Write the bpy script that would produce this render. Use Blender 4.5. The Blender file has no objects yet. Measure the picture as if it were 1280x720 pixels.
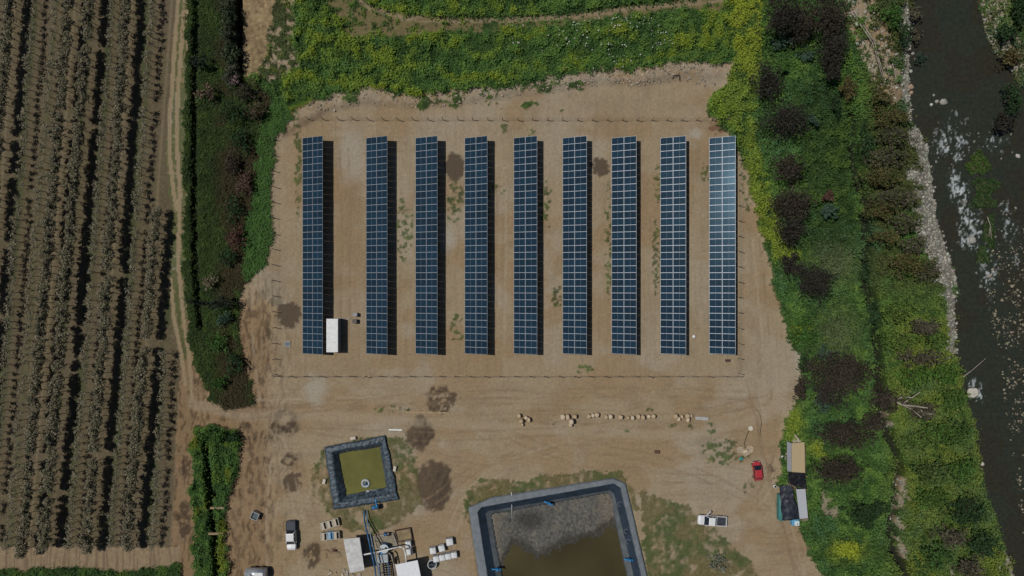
import bpy, bmesh, math, random
import numpy as np
from mathutils import Vector, Matrix

R = math.radians
random.seed(11)
rng = np.random.default_rng(11)
S = 7.0            # photo pixels per metre on the ground
HC = 122.0         # height of the drone
scene = bpy.context.scene
C = scene.collection

# ------------------------------------------------------------------ camera
cam_d = bpy.data.cameras.new("camera")
cam_d.sensor_width = 36.0
cam_d.lens = 36.0 * HC / (1280.0 / S)
cam_d.clip_start = 1.0
cam_d.clip_end = 5000.0
cam = bpy.data.objects.new("camera", cam_d)
C.objects.link(cam)
cam.location = (0, 0, HC)
cam.rotation_euler = (0, 0, 0)
scene.camera = cam

# ------------------------------------------------------------------ light
EL, AZ = R(63), R(17)
sun_dir = Vector((math.cos(EL) * math.cos(AZ), -math.cos(EL) * math.sin(AZ), -math.sin(EL)))
world = bpy.data.worlds.new("World")
scene.world = world
world.use_nodes = True
wt = world.node_tree
sky = wt.nodes.new('ShaderNodeTexSky')
sky.sky_type = 'NISHITA'
sky.sun_disc = False
sky.sun_elevation = EL
sky.sun_rotation = math.atan2(-sun_dir.x, -sun_dir.y)
sky.altitude = 400
bg = wt.nodes['Background']
wt.links.new(sky.outputs[0], bg.inputs[0])
bg.inputs[1].default_value = 0.05
sl = bpy.data.lights.new("sun", 'SUN')
sl.energy = 4.2
sl.angle = R(0.5)
sl.color = (1.0, 0.955, 0.88)
sun = bpy.data.objects.new("sun", sl)
C.objects.link(sun)
sun.rotation_euler = sun_dir.to_track_quat('-Z', 'Y').to_euler()
sun.location = (-40, 12, 90)
scene.view_settings.view_transform = 'Standard'
scene.view_settings.look = 'None'
scene.view_settings.gamma = 1.0
scene.view_settings.use_curve_mapping = False
scene.view_settings.exposure = -0.62

# ------------------------------------------------------------------ helpers
def W(px, py, z=0.0):
    k = (1 - z / HC) / S
    return Vector(((px - 640) * k, (360 - py) * k, z))

def g2(px, py, z):      # photo pixel of something at height z -> pixel of its ground point
    k = 1 - z / HC
    return (640 + (px - 640) * k, 360 + (py - 360) * k)

def hsh(xi, yi, seed):
    h = (xi * 374761393 + yi * 668265263 + seed * 974634777) & 0xffffffff
    h = ((h ^ (h >> 13)) * 1274126177) & 0xffffffff
    h = h ^ (h >> 16)
    return (h & 0xffff) / 65535.0

def vn(x, y, seed=0):
    xf = np.floor(x); yf = np.floor(y)
    xi = xf.astype(np.int64); yi = yf.astype(np.int64)
    u = x - xf; v = y - yf
    u = u * u * (3 - 2 * u); v = v * v * (3 - 2 * v)
    a = hsh(xi, yi, seed); b = hsh(xi + 1, yi, seed)
    c = hsh(xi, yi + 1, seed); d = hsh(xi + 1, yi + 1, seed)
    return (a * (1 - u) + b * u) * (1 - v) + (c * (1 - u) + d * u) * v

def fbm(x, y, seed=0, o=4):
    s = 0; a = 1.0; t = 0
    for i in range(o):
        s = s + a * vn(x + 17.3 * i, y - 9.1 * i, seed + i * 7)
        t += a; a *= 0.55; x = x * 2.03; y = y * 2.03
    return s / t

def inpoly(x, y, poly):
    r = np.zeros(x.shape, bool)
    n = len(poly)
    for i in range(n):
        x0, y0 = poly[i]; x1, y1 = poly[(i + 1) % n]
        if y0 == y1: continue
        c = (y0 > y) != (y1 > y)
        r ^= c & (x < (x1 - x0) * (y - y0) / (y1 - y0) + x0)
    return r

def pdist(x, y, line, closed=False):
    d = np.full(x.shape, 1e9)
    pts = list(line) + ([line[0]] if closed else [])
    for (x0, y0), (x1, y1) in zip(pts[:-1], pts[1:]):
        dx, dy = x1 - x0, y1 - y0
        t = np.clip(((x - x0) * dx + (y - y0) * dy) / (dx * dx + dy * dy + 1e-9), 0, 1)
        d = np.minimum(d, (x - x0 - t * dx) ** 2 + (y - y0 - t * dy) ** 2)
    return np.sqrt(d)

def ss(a, b, x):
    t = np.clip((x - a) / (b - a), 0, 1)
    return t * t * (3 - 2 * t)

def mixc(c, new, m):
    new = np.array(new)
    return c * (1 - m[:, None]) + new * m[:, None]

# ---- materials
MATS = {}
def mat(name, col, rough=0.7, metal=0.0, var=0.15, scale=3.0, bump=0.0, spec=0.5, coat=0.0, streak=None):
    if name in MATS: return MATS[name]
    m = bpy.data.materials.new(name); m.use_nodes = True
    nt = m.node_tree; b = nt.nodes['Principled BSDF']
    b.inputs['Roughness'].default_value = rough
    b.inputs['Metallic'].default_value = metal
    b.inputs['Specular IOR Level'].default_value = spec
    b.inputs['Coat Weight'].default_value = coat
    tc = nt.nodes.new('ShaderNodeTexCoord')
    n = nt.nodes.new('ShaderNodeTexNoise'); n.inputs['Scale'].default_value = scale
    n.inputs['Detail'].default_value = 5
    if streak:
        mp = nt.nodes.new('ShaderNodeMapping'); mp.inputs['Scale'].default_value = streak
        nt.links.new(tc.outputs['Object'], mp.inputs[0]); nt.links.new(mp.outputs[0], n.inputs['Vector'])
    else:
        nt.links.new(tc.outputs['Object'], n.inputs['Vector'])
    r = nt.nodes.new('ShaderNodeValToRGB')
    r.color_ramp.elements[0].position = 0.3; r.color_ramp.elements[1].position = 0.7
    lo = [max(0, c * (1 - var)) for c in col]; hi = [min(1, c * (1 + var)) for c in col]
    r.color_ramp.elements[0].color = (*lo, 1); r.color_ramp.elements[1].color = (*hi, 1)
    nt.links.new(n.outputs['Fac'], r.inputs[0]); nt.links.new(r.outputs[0], b.inputs['Base Color'])
    if bump:
        bp = nt.nodes.new('ShaderNodeBump'); bp.inputs['Strength'].default_value = bump
        bp.inputs['Distance'].default_value = 0.1
        nt.links.new(n.outputs['Fac'], bp.inputs['Height']); nt.links.new(bp.outputs[0], b.inputs['Normal'])
    MATS[name] = m
    return m

def vmat(name, rough=0.85, scale=2.0, amp=0.3, trans=0.0, spec=0.3, bump=0.0):
    """material reading the per-vertex base colour, broken up by fine noise"""
    if name in MATS: return MATS[name]
    m = bpy.data.materials.new(name); m.use_nodes = True
    nt = m.node_tree; b = nt.nodes['Principled BSDF']
    b.inputs['Roughness'].default_value = rough
    b.inputs['Specular IOR Level'].default_value = spec
    a = nt.nodes.new('ShaderNodeAttribute'); a.attribute_name = 'Col'
    tc = nt.nodes.new('ShaderNodeTexCoord')
    n = nt.nodes.new('ShaderNodeTexNoise'); n.inputs['Scale'].default_value = scale; n.inputs['Detail'].default_value = 6
    nt.links.new(tc.outputs['Object'], n.inputs['Vector'])
    mr = nt.nodes.new('ShaderNodeMapRange')
    mr.inputs['From Min'].default_value = 0.25; mr.inputs['From Max'].default_value = 0.75
    mr.inputs['To Min'].default_value = 1 - amp; mr.inputs['To Max'].default_value = 1 + amp
    nt.links.new(n.outputs['Fac'], mr.inputs[0])
    vm = nt.nodes.new('ShaderNodeVectorMath'); vm.operation = 'SCALE'
    nt.links.new(a.outputs['Color'], vm.inputs[0]); nt.links.new(mr.outputs[0], vm.inputs['Scale'])
    nt.links.new(vm.outputs[0], b.inputs['Base Color'])
    if bump:
        bp = nt.nodes.new('ShaderNodeBump'); bp.inputs['Strength'].default_value = bump
        bp.inputs['Distance'].default_value = 0.08
        nt.links.new(n.outputs['Fac'], bp.inputs['Height']); nt.links.new(bp.outputs[0], b.inputs['Normal'])
    MATS[name] = m
    return m

# ---- object making
def link(name, me, parent=None, mats=None):
    o = bpy.data.objects.new(name, me); C.objects.link(o)
    if parent is not None: o.parent = parent
    if mats and me is not None:
        for m in mats: me.materials.append(m)
    return o

def tag(o, label=None, cat=None, group=None, kind=None):
    if label: o['label'] = label
    if cat: o['category'] = cat
    if group: o['group'] = group
    if kind: o['kind'] = kind
    return o

def empty(name, loc, rz=0.0, label=None, cat=None, group=None):
    o = bpy.data.objects.new(name, None); C.objects.link(o)
    o.empty_display_size = 0.3
    o.location = loc; o.rotation_euler = (0, 0, rz)
    return tag(o, label, cat, group)

def copy_tree(o, parent=None):
    c = o.copy(); C.objects.link(c); c.parent = parent
    for ch in list(o.children): copy_tree(ch, c)
    return c

def npmesh(name, V, F, col=None, mats=None, parent=None, smooth=False, matidx=None):
    """V (n,3), F (m,k) arrays"""
    V = np.asarray(V, np.float32); F = np.asarray(F, np.int32)
    me = bpy.data.meshes.new(name)
    k = F.shape[1]
    me.vertices.add(len(V)); me.vertices.foreach_set('co', V.ravel())
    me.loops.add(F.size); me.loops.foreach_set('vertex_index', F.ravel())
    me.polygons.add(len(F))
    me.polygons.foreach_set('loop_start', np.arange(0, F.size, k, dtype=np.int32))
    me.polygons.foreach_set('loop_total', np.full(len(F), k, np.int32))
    me.update(calc_edges=True)
    if smooth: me.polygons.foreach_set('use_smooth', np.ones(len(F), bool))
    if col is not None:
        ca = me.color_attributes.new('Col', 'FLOAT_COLOR', 'POINT')
        cc = np.ones((len(V), 4), np.float32); cc[:, :3] = np.clip(col, 0, 1)
        ca.data.foreach_set('color', cc.ravel())
    o = link(name, me, parent, mats)
    return o

class MB:
    def __init__(s):
        s.bm = bmesh.new(); s.mats = []
    def mi(s, m):
        if m not in s.mats: s.mats.append(m)
        return s.mats.index(m)
    def box(s, c, size, m, rz=0.0, bev=0.0, M=None):
        r = bmesh.ops.create_cube(s.bm, size=1.0)
        mt = Matrix.Translation(c) @ Matrix.Rotation(rz, 4, 'Z') @ Matrix.Diagonal((*size, 1))
        if M is not None: mt = M @ mt
        bmesh.ops.transform(s.bm, matrix=mt, verts=r['verts'])
        fs = {f for v in r['verts'] for f in v.link_faces}
        i = s.mi(m)
        for f in fs: f.material_index = i
        if bev:
            es = {e for v in r['verts'] for e in v.link_edges}
            rb = bmesh.ops.bevel(s.bm, geom=list(es), offset=bev, segments=2, affect='EDGES', profile=0.5)
            for f in rb['faces']: f.material_index = i; f.smooth = True
        return s
    def tube(s, p0, p1, r0, m, r1=None, seg=8, caps=True):
        p0 = Vector(p0); p1 = Vector(p1); r1 = r0 if r1 is None else r1
        d = p1 - p0; L = d.length
        if L < 1e-5: return s
        r = bmesh.ops.create_cone(s.bm, cap_ends=caps, segments=seg, radius1=r0, radius2=max(r1, 1e-3), depth=L)
        q = d.to_track_quat('Z', 'Y').to_matrix().to_4x4()
        bmesh.ops.transform(s.bm, matrix=Matrix.Translation((p0 + p1) / 2) @ q, verts=r['verts'])
        i = s.mi(m)
        for f in {f for v in r['verts'] for f in v.link_faces}:
            f.material_index = i; f.smooth = len(f.verts) == 4
        return s
    def path(s, pts, r, m, seg=8):
        for a, b in zip(pts[:-1], pts[1:]): s.tube(a, b, r, m, seg=seg)
        for p in pts[1:-1]: s.ball(p, r * 1.02, m)
        return s
    def ball(s, c, r, m, sc=(1, 1, 1), sub=1):
        rr = bmesh.ops.create_icosphere(s.bm, subdivisions=sub, radius=r)
        bmesh.ops.transform(s.bm, matrix=Matrix.Translation(c) @ Matrix.Diagonal((*sc, 1)), verts=rr['verts'])
        i = s.mi(m)
        for f in {f for v in rr['verts'] for f in v.link_faces}: f.material_index = i; f.smooth = True
        return s
    def poly(s, pts, m, thick=0.0):
        vs = [s.bm.verts.new(p) for p in pts]
        f = s.bm.faces.new(vs); f.material_index = s.mi(m)
        if thick:
            n = f.normal if f.normal.length else Vector((0, 0, 1)); f.normal_update(); n = f.normal.copy()
            v2 = [s.bm.verts.new(Vector(p) - n * thick) for p in pts]
            g = s.bm.faces.new(list(reversed(v2))); g.material_index = s.mi(m)
            k = len(pts)
            for i in range(k):
                q = s.bm.faces.new([vs[(i + 1) % k], vs[i], v2[i], v2[(i + 1) % k]]); q.material_index = s.mi(m)
        return s
    def loft(s, secs, m, cap=True, smooth=False):
        rows = [[s.bm.verts.new(p) for p in sec] for sec in secs]
        n = len(secs[0]); i = s.mi(m)
        for a, b in zip(rows[:-1], rows[1:]):
            for k in range(n):
                f = s.bm.faces.new([a[k], a[(k + 1) % n], b[(k + 1) % n], b[k]]); f.material_index = i; f.smooth = smooth
        if cap:
            f = s.bm.faces.new(list(reversed(rows[0]))); f.material_index = i
            f = s.bm.faces.new(rows[-1]); f.material_index = i
        return s
    def build(s, name, parent=None):
        bmesh.ops.recalc_face_normals(s.bm, faces=s.bm.faces)
        me = bpy.data.meshes.new(name); s.bm.to_mesh(me); s.bm.free()
        return link(name, me, parent, s.mats)

# ---- leaves: kite-shaped quads
def leaves(P, size, up=0.5, aspect=0.55, rg=rng):
    n = len(P)
    nrm = rg.normal(size=(n, 3)); nrm[:, 2] = np.abs(nrm[:, 2]) + up
    nrm /= np.linalg.norm(nrm, axis=1)[:, None]
    t = rg.normal(size=(n, 3)); t -= nrm * (t * nrm).sum(1)[:, None]
    t /= np.linalg.norm(t, axis=1)[:, None]
    b = np.cross(nrm, t)
    sz = (size * rg.uniform(0.6, 1.4, n))[:, None]
    V = np.stack([P - t * sz, P + b * sz * aspect + t * sz * 0.1, P + t * sz, P - b * sz * aspect + t * sz * 0.1], 1).reshape(-1, 3)
    F = np.arange(4 * n).reshape(n, 4)
    return V, F

def crown_points(rx, ry, rz, nclump, per, rg, csize=0.38):
    """leaf centres on lumpy clumps spread through an ellipsoid, origin at the crown's centre"""
    d = rg.normal(size=(nclump, 3)); d /= np.linalg.norm(d, axis=1)[:, None]
    d[:, 2] = np.abs(d[:, 2]) * 1.0 - 0.25
    rad = rg.uniform(0.25, 0.98, nclump)[:, None]
    cc = d * rad
    cs = rg.uniform(0.45, 1.3, nclump) * csize
    e = rg.normal(size=(nclump, per, 3)); e /= np.linalg.norm(e, axis=2)[:, :, None]
    e *= rg.uniform(0.65, 1.05, (nclump, per))[:, :, None]
    P = cc[:, None, :] + e * cs[:, None, None]
    shade = np.repeat(rg.uniform(0.75, 1.3, nclump), per)
    P = P.reshape(-1, 3) * np.array([rx, ry, rz])
    return P, shade

def rcol(n, col, shade, var, rg):
    c = np.array(col)[None, :] * shade[:, None] * rg.uniform(1 - var, 1 + var, (n, 1))
    c = c * rg.uniform(0.9, 1.1, (n, 3))
    return np.repeat(c, 4, axis=0)

ICO_V = None
def ico():
    global ICO_V, ICO_F
    t = (1 + 5 ** 0.5) / 2
    v = np.array([(-1, t, 0), (1, t, 0), (-1, -t, 0), (1, -t, 0), (0, -1, t), (0, 1, t), (0, -1, -t), (0, 1, -t), (t, 0, -1), (t, 0, 1), (-t, 0, -1), (-t, 0, 1)], float)
    ICO_V = v / np.linalg.norm(v[0])
    ICO_F = np.array([(0, 11, 5), (0, 5, 1), (0, 1, 7), (0, 7, 10), (0, 10, 11), (1, 5, 9), (5, 11, 4), (11, 10, 2), (10, 7, 6), (7, 1, 8), (3, 9, 4), (3, 4, 2), (3, 2, 6), (3, 6, 8), (3, 8, 9), (4, 9, 5), (2, 4, 11), (6, 2, 10), (8, 6, 7), (9, 8, 1)])
ico()
def stones(P, size, rg, cols):
    n = len(P)
    a = rg.uniform(0, 2 * np.pi, n)
    sc = rg.uniform(0.6, 1.3, (n, 3)) * np.array([1, 1, 0.65]) * size[:, None]
    v = ICO_V[None] * rg.uniform(0.8, 1.15, (n, 12, 1)) * sc[:, None, :]
    x = v[:, :, 0] * np.cos(a)[:, None] - v[:, :, 1] * np.sin(a)[:, None]
    y = v[:, :, 0] * np.sin(a)[:, None] + v[:, :, 1] * np.cos(a)[:, None]
    v = np.stack([x, y, v[:, :, 2]], 2) + P[:, None, :]
    F = (ICO_F[None] + (np.arange(n) * 12)[:, None, None]).reshape(-1, 3)
    return v.reshape(-1, 3), F, np.repeat(cols, 12, axis=0)

# ------------------------------------------------------------------ the map of the place (in ground pixels, 7 to the metre)
def lower(line, z):
    return [g2(x, y, z) for x, y in line]
RZ = -1.3
riverL = lower([(1142, -900), (1140, 0), (1137, 60), (1136, 110), (1140, 150), (1158, 178), (1166, 230), (1172, 280), (1186, 320), (1195, 350),
                (1194, 400), (1194, 440), (1203, 480), (1210, 510), (1218, 530), (1222, 570), (1230, 610), (1243, 650), (1258, 690), (1272, 730), (1300, 1000), (1330, 1700)], RZ)
riverR = lower([(1200, -900), (1222, -40), (1226, 10), (1230, 35), (1243, 65), (1264, 90), (1290, 120), (1330, 170), (1360, 300), (1370, 500), (1400, 800), (1450, 1700)], RZ)
RIVER = riverL + riverR[::-1]
ORCH = [(-4000, -4000), (236, -4000), (221, 0), (211, 130), (207, 200), (213, 255), (213, 350), (219, 400), (226, 450), (222, 520), (218, 600), (214, 684), (-4000, 686)]
WEST = [(232, -2000), (300, -2000), (302, 0), (303, 50), (305, 96), (335, 118), (346, 142), (338, 170), (332, 220), (330, 300), (322, 330), (306, 355), (299, 400), (306, 450), (318, 500), (290, 512), (262, 499), (246, 470), (236, 420), (229, 330), (229, 200), (232, 100), (233, 0)]
BRIGHTW = [(345, 120), (372, 148), (345, 172), (340, 220), (341, 300), (330, 335), (306, 350), (305, 300), (318, 240), (322, 190), (330, 150)]
NORTH = [(305, -2000), (1000, -2000), (960, 0), (930, 60), (930, 84), (855, 80), (800, 90), (745, 90), (680, 100), (645, 110), (600, 111), (560, 116), (520, 121), (485, 116), (450, 112), (400, 126), (350, 148), (330, 130), (306, 97)]
TANN = [(302, -2000), (352, -2000), (345, 0), (334, 60), (322, 98), (305, 97), (302, 50)]
WEEDN = [(345, -300), (378, -300), (372, 0), (368, 40), (375, 80), (350, 105), (322, 98), (335, 60)]
BAND = [(425, -300), (450, -20), (455, 5), (470, 18), (520, 24), (620, 25), (720, 20), (800, 8), (860, -5), (900, -10), (905, 15), (850, 14), (790, 20), (720, 30), (640, 38), (560, 42), (500, 44), (470, 50), (440, 48), (430, 30), (405, 0)]
EAST = [(960, -2000), (1160, -2000), (1200, 1500), (1060, 1500), (1024, 720), (1012, 690), (986, 640), (973, 600), (975, 545), (985, 520), (1003, 482), (998, 440), (985, 425), (972, 375), (955, 310), (946, 245), (928, 200), (908, 165), (888, 148), (884, 130), (893, 112), (925, 100), (932, 60), (948, 0)]
EAST = [(960, -2000), (2000, -2000), (2000, 1500), (1060, 1500)] + EAST[4:]
YEL = [(912, -60), (952, -60), (950, 60), (946, 110), (942, 150), (948, 200), (962, 250), (975, 290), (1000, 312), (990, 330), (965, 330), (950, 290), (938, 230), (922, 180), (905, 140), (905, 118), (918, 70), (908, 30)]
HEDGE = [(246, 534), (262, 529), (296, 533), (303, 550), (296, 590), (286, 620), (285, 660), (284, 1200), (243, 1200), (243, 660), (239, 600), (240, 560)]
STRIPB = [(-4000, 711), (120, 711), (180, 712), (205, 704), (226, 706), (228, 760), (-4000, 760)]
PG1 = [(584, 612), (600, 600), (650, 600), (700, 592), (778, 588), (786, 600), (793, 625), (800, 640), (780, 640), (600, 640), (588, 660), (580, 640)]
PG2 = [(798, 612), (835, 625), (862, 634), (870, 655), (905, 668), (935, 700), (955, 730), (1000, 900), (820, 900), (805, 690)]
PG3 = [(484, 544), (505, 546), (522, 580), (526, 630), (515, 645), (470, 665), (430, 662), (408, 640), (390, 620), (392, 590), (404, 560)]
CREEK = [(1057, 150), (1060, 190), (1065, 225), (1074, 250), (1076, 290), (1073, 350), (1084, 380), (1090, 425), (1093, 470), (1094, 512), (1104, 540), (1114, 565), (1117, 580), (1111, 625), (1107, 655), (1112, 685), (1125, 712), (1130, 800)]
CREEK = [(640 + (x - 640) * 1.011, 360 + (y - 360) * 1.011) for x, y in CREEK]
DITCHW = [(246, -400), (246, 0), (243, 130), (243, 260), (245, 330), (249, 390), (252, 410)]
DITCHB = [(258, 545), (262, 600), (268, 650), (272, 720), (275, 900)]
TR1 = [(224, -300), (222, 0), (215, 110), (211, 150), (212, 195), (217, 240), (221, 262)]
TR2 = [(233, -300), (231, 0), (222, 120), (221, 180), (225, 240), (223, 330), (229, 395), (237, 450), (240, 500)]
TR3 = [(213, 350), (217, 395), (226, 440), (232, 480)]
HEDGE_SHADE = [(297, -400), (296, 0), (297, 94)]  # black shadow strip of the hedge trees, sunk and coloured into the ground
STONEB = lower([(1138, 20), (1137, 90), (1142, 150), (1152, 185), (1160, 240), (1166, 285), (1180, 330), (1188, 365), (1186, 410), (1192, 440)], -0.8)
BARE = [[(1122, 592), (1134, 596), (1134, 620), (1127, 640), (1131, 665), (1134, 700), (1128, 700), (1122, 660), (1112, 635), (1114, 620)],
        [(1100, 512), (1112, 518), (1118, 545), (1112, 540), (1102, 530)],
        [(1024, 612), (1036, 610), (1042, 625), (1050, 645), (1040, 650), (1024, 635)],
        [(1185, 695), (1190, 690), (1192, 730), (1182, 730)],
        [(1255, 690), (1262, 685), (1275, 712), (1278, 740), (1240, 730)]]
SP_OUT = [(405, 559), (482, 544), (499, 625), (417, 638)]
BP_OUT = [(585, 634), (617, 621), (767, 597), (783, 604), (806, 702), (838, 850), (622, 882)]
PATCH = [(355, 527, 18, 16, 4), (362, 575, 11, 9, 4), (365, 602, 11, 12, 0), (543, 607, 22, 31, 0), (525, 541, 15, 22, 0), (361, 393, 15, 16, 0), (568, 210, 12, 17, 0),
         (552, 500, 19, 15, 1), (751, 208, 11, 12, 0), (392, 694, 10, 17, 1), (899, 158, 14, 8, 2), (962, 588, 4, 9, 0), (231, 650, 8, 22, 1), (232, 585, 5, 14, 1), (165, 698, 16, 6, 1),
         (440, 195, 22, 40, 3), (395, 488, 18, 24, 3), (870, 168, 9, 10, 3), (560, 300, 10, 20, 3), (1000, 445, 14, 26, 3), (560, 115, 3, 3, 0)]
TYRES = [((250, 510), (420, 500), (640, 500)), ((300, 520), (620, 480), (930, 495)), ((400, 540), (700, 560), (960, 500)), ((940, 480), (960, 560), (1000, 720)), ((330, 720), (320, 600), (350, 500)),
         ((560, 700), (560, 590), (700, 560)), ((700, 560), (850, 560), (960, 640)), ((380, 720), (375, 620), (345, 540)), ((330, 500), (320, 440), (318, 360)), ((960, 500), (960, 420), (945, 300)),
         ((640, 545), (760, 600), (900, 600)), ((420, 700), (380, 640), (370, 560)), ((900, 655), (960, 640), (975, 560)), ((520, 640), (570, 600), (640, 560)), ((290, 530), (305, 620), (300, 720)), ((430, 180), (437, 300), (430, 440)), ((625, 180), (628, 300), (624, 450))]
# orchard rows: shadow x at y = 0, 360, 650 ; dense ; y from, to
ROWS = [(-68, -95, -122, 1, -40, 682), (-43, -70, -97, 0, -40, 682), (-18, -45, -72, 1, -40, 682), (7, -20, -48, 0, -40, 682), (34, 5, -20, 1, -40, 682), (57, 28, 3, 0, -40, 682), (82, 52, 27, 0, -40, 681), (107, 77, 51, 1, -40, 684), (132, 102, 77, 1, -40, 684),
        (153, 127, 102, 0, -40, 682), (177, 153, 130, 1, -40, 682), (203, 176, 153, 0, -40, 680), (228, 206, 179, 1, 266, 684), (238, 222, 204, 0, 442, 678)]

def rowx(r, y):
    return np.interp(y, [-4000, 0, 360, 650, 4000], [r[0] + 4000 * 0.078, r[0], r[1], r[2], r[2] - 3350 * 0.085])

def classify(px, py):
    wx = px + (fbm(px / 14, py / 14, 3) - 0.5) * 14 + (vn(px / 3, py / 3, 5) - 0.5) * 4
    wy = py + (fbm(px / 14, py / 14, 23) - 0.5) * 14 + (vn(px / 3, py / 3, 25) - 0.5) * 4
    m = {}
    sx = px + (vn(px / 6, py / 6, 8) - 0.5) * 4; sy = py + (vn(px / 6, py / 6, 9) - 0.5) * 4
    m['river'] = inpoly(sx, sy, RIVER)
    m['rd'] = pdist(sx, sy, RIVER, True)
    m['orch'] = inpoly(sx, sy, ORCH)
    m['west'] = inpoly(wx, wy, WEST)
    m['bright'] = inpoly(wx, wy, BRIGHTW)
    m['north'] = inpoly(wx, wy, NORTH)
    m['tann'] = inpoly(wx, wy, TANN)
    m['weedn'] = inpoly(wx, wy, WEEDN)
    m['band'] = inpoly(wx, wy, BAND)
    m['east'] = inpoly(wx, wy, EAST) & ~m['river']
    m['yel'] = inpoly(wx, wy, YEL)
    m['hedge'] = inpoly(wx, wy, HEDGE)
    m['stripb'] = inpoly(wx, wy, STRIPB)
    m['pg1'] = inpoly(wx, wy, PG1); m['pg2'] = inpoly(wx, wy, PG2); m['pg3'] = inpoly(wx, wy, PG3)
    m['bare'] = np.zeros(px.shape, bool)
    for b in BARE: m['bare'] |= inpoly(wx, wy, b)
    m['bare'] &= fbm(px / 6, py / 9, 68) > 0.44
    m['stoneb'] = pdist(wx, wy, STONEB) < np.interp(py, [0, 120, 180, 250, 330, 440], [16, 10, 20, 25, 20, 8]) * (-0.15 + 2.3 * fbm(px / 9, py / 9, 66))
    m['creek'] = pdist(wx * .4 + px * .6, wy * .4 + py * .6, CREEK)
    m['ditchw'] = pdist(px * .7 + wx * .3, wy, DITCHW)
    m['hedge_shade'] = pdist(px + (wx - px) * .3, wy, HEDGE_SHADE)
    m['ditchb'] = pdist(wx * .3 + px * .7, wy, DITCHB)
    m['pond'] = inpoly(px, py, SP_OUT) | inpoly(px, py, BP_OUT)
    m['pondd'] = np.minimum(pdist(px, py, SP_OUT, True), pdist(px, py, BP_OUT, True))
    return m

G_DK = np.array((0.030, 0.072, 0.018)); G_MD = np.array((0.052, 0.112, 0.026)); G_YG = np.array((0.155, 0.235, 0.026)); G_YL = np.array((0.30, 0.36, 0.03))
G_OL = np.array((0.080, 0.088, 0.028)); G_BL = np.array((0.034, 0.095, 0.044)); G_BR = np.array((0.085, 0.066, 0.032))

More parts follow.
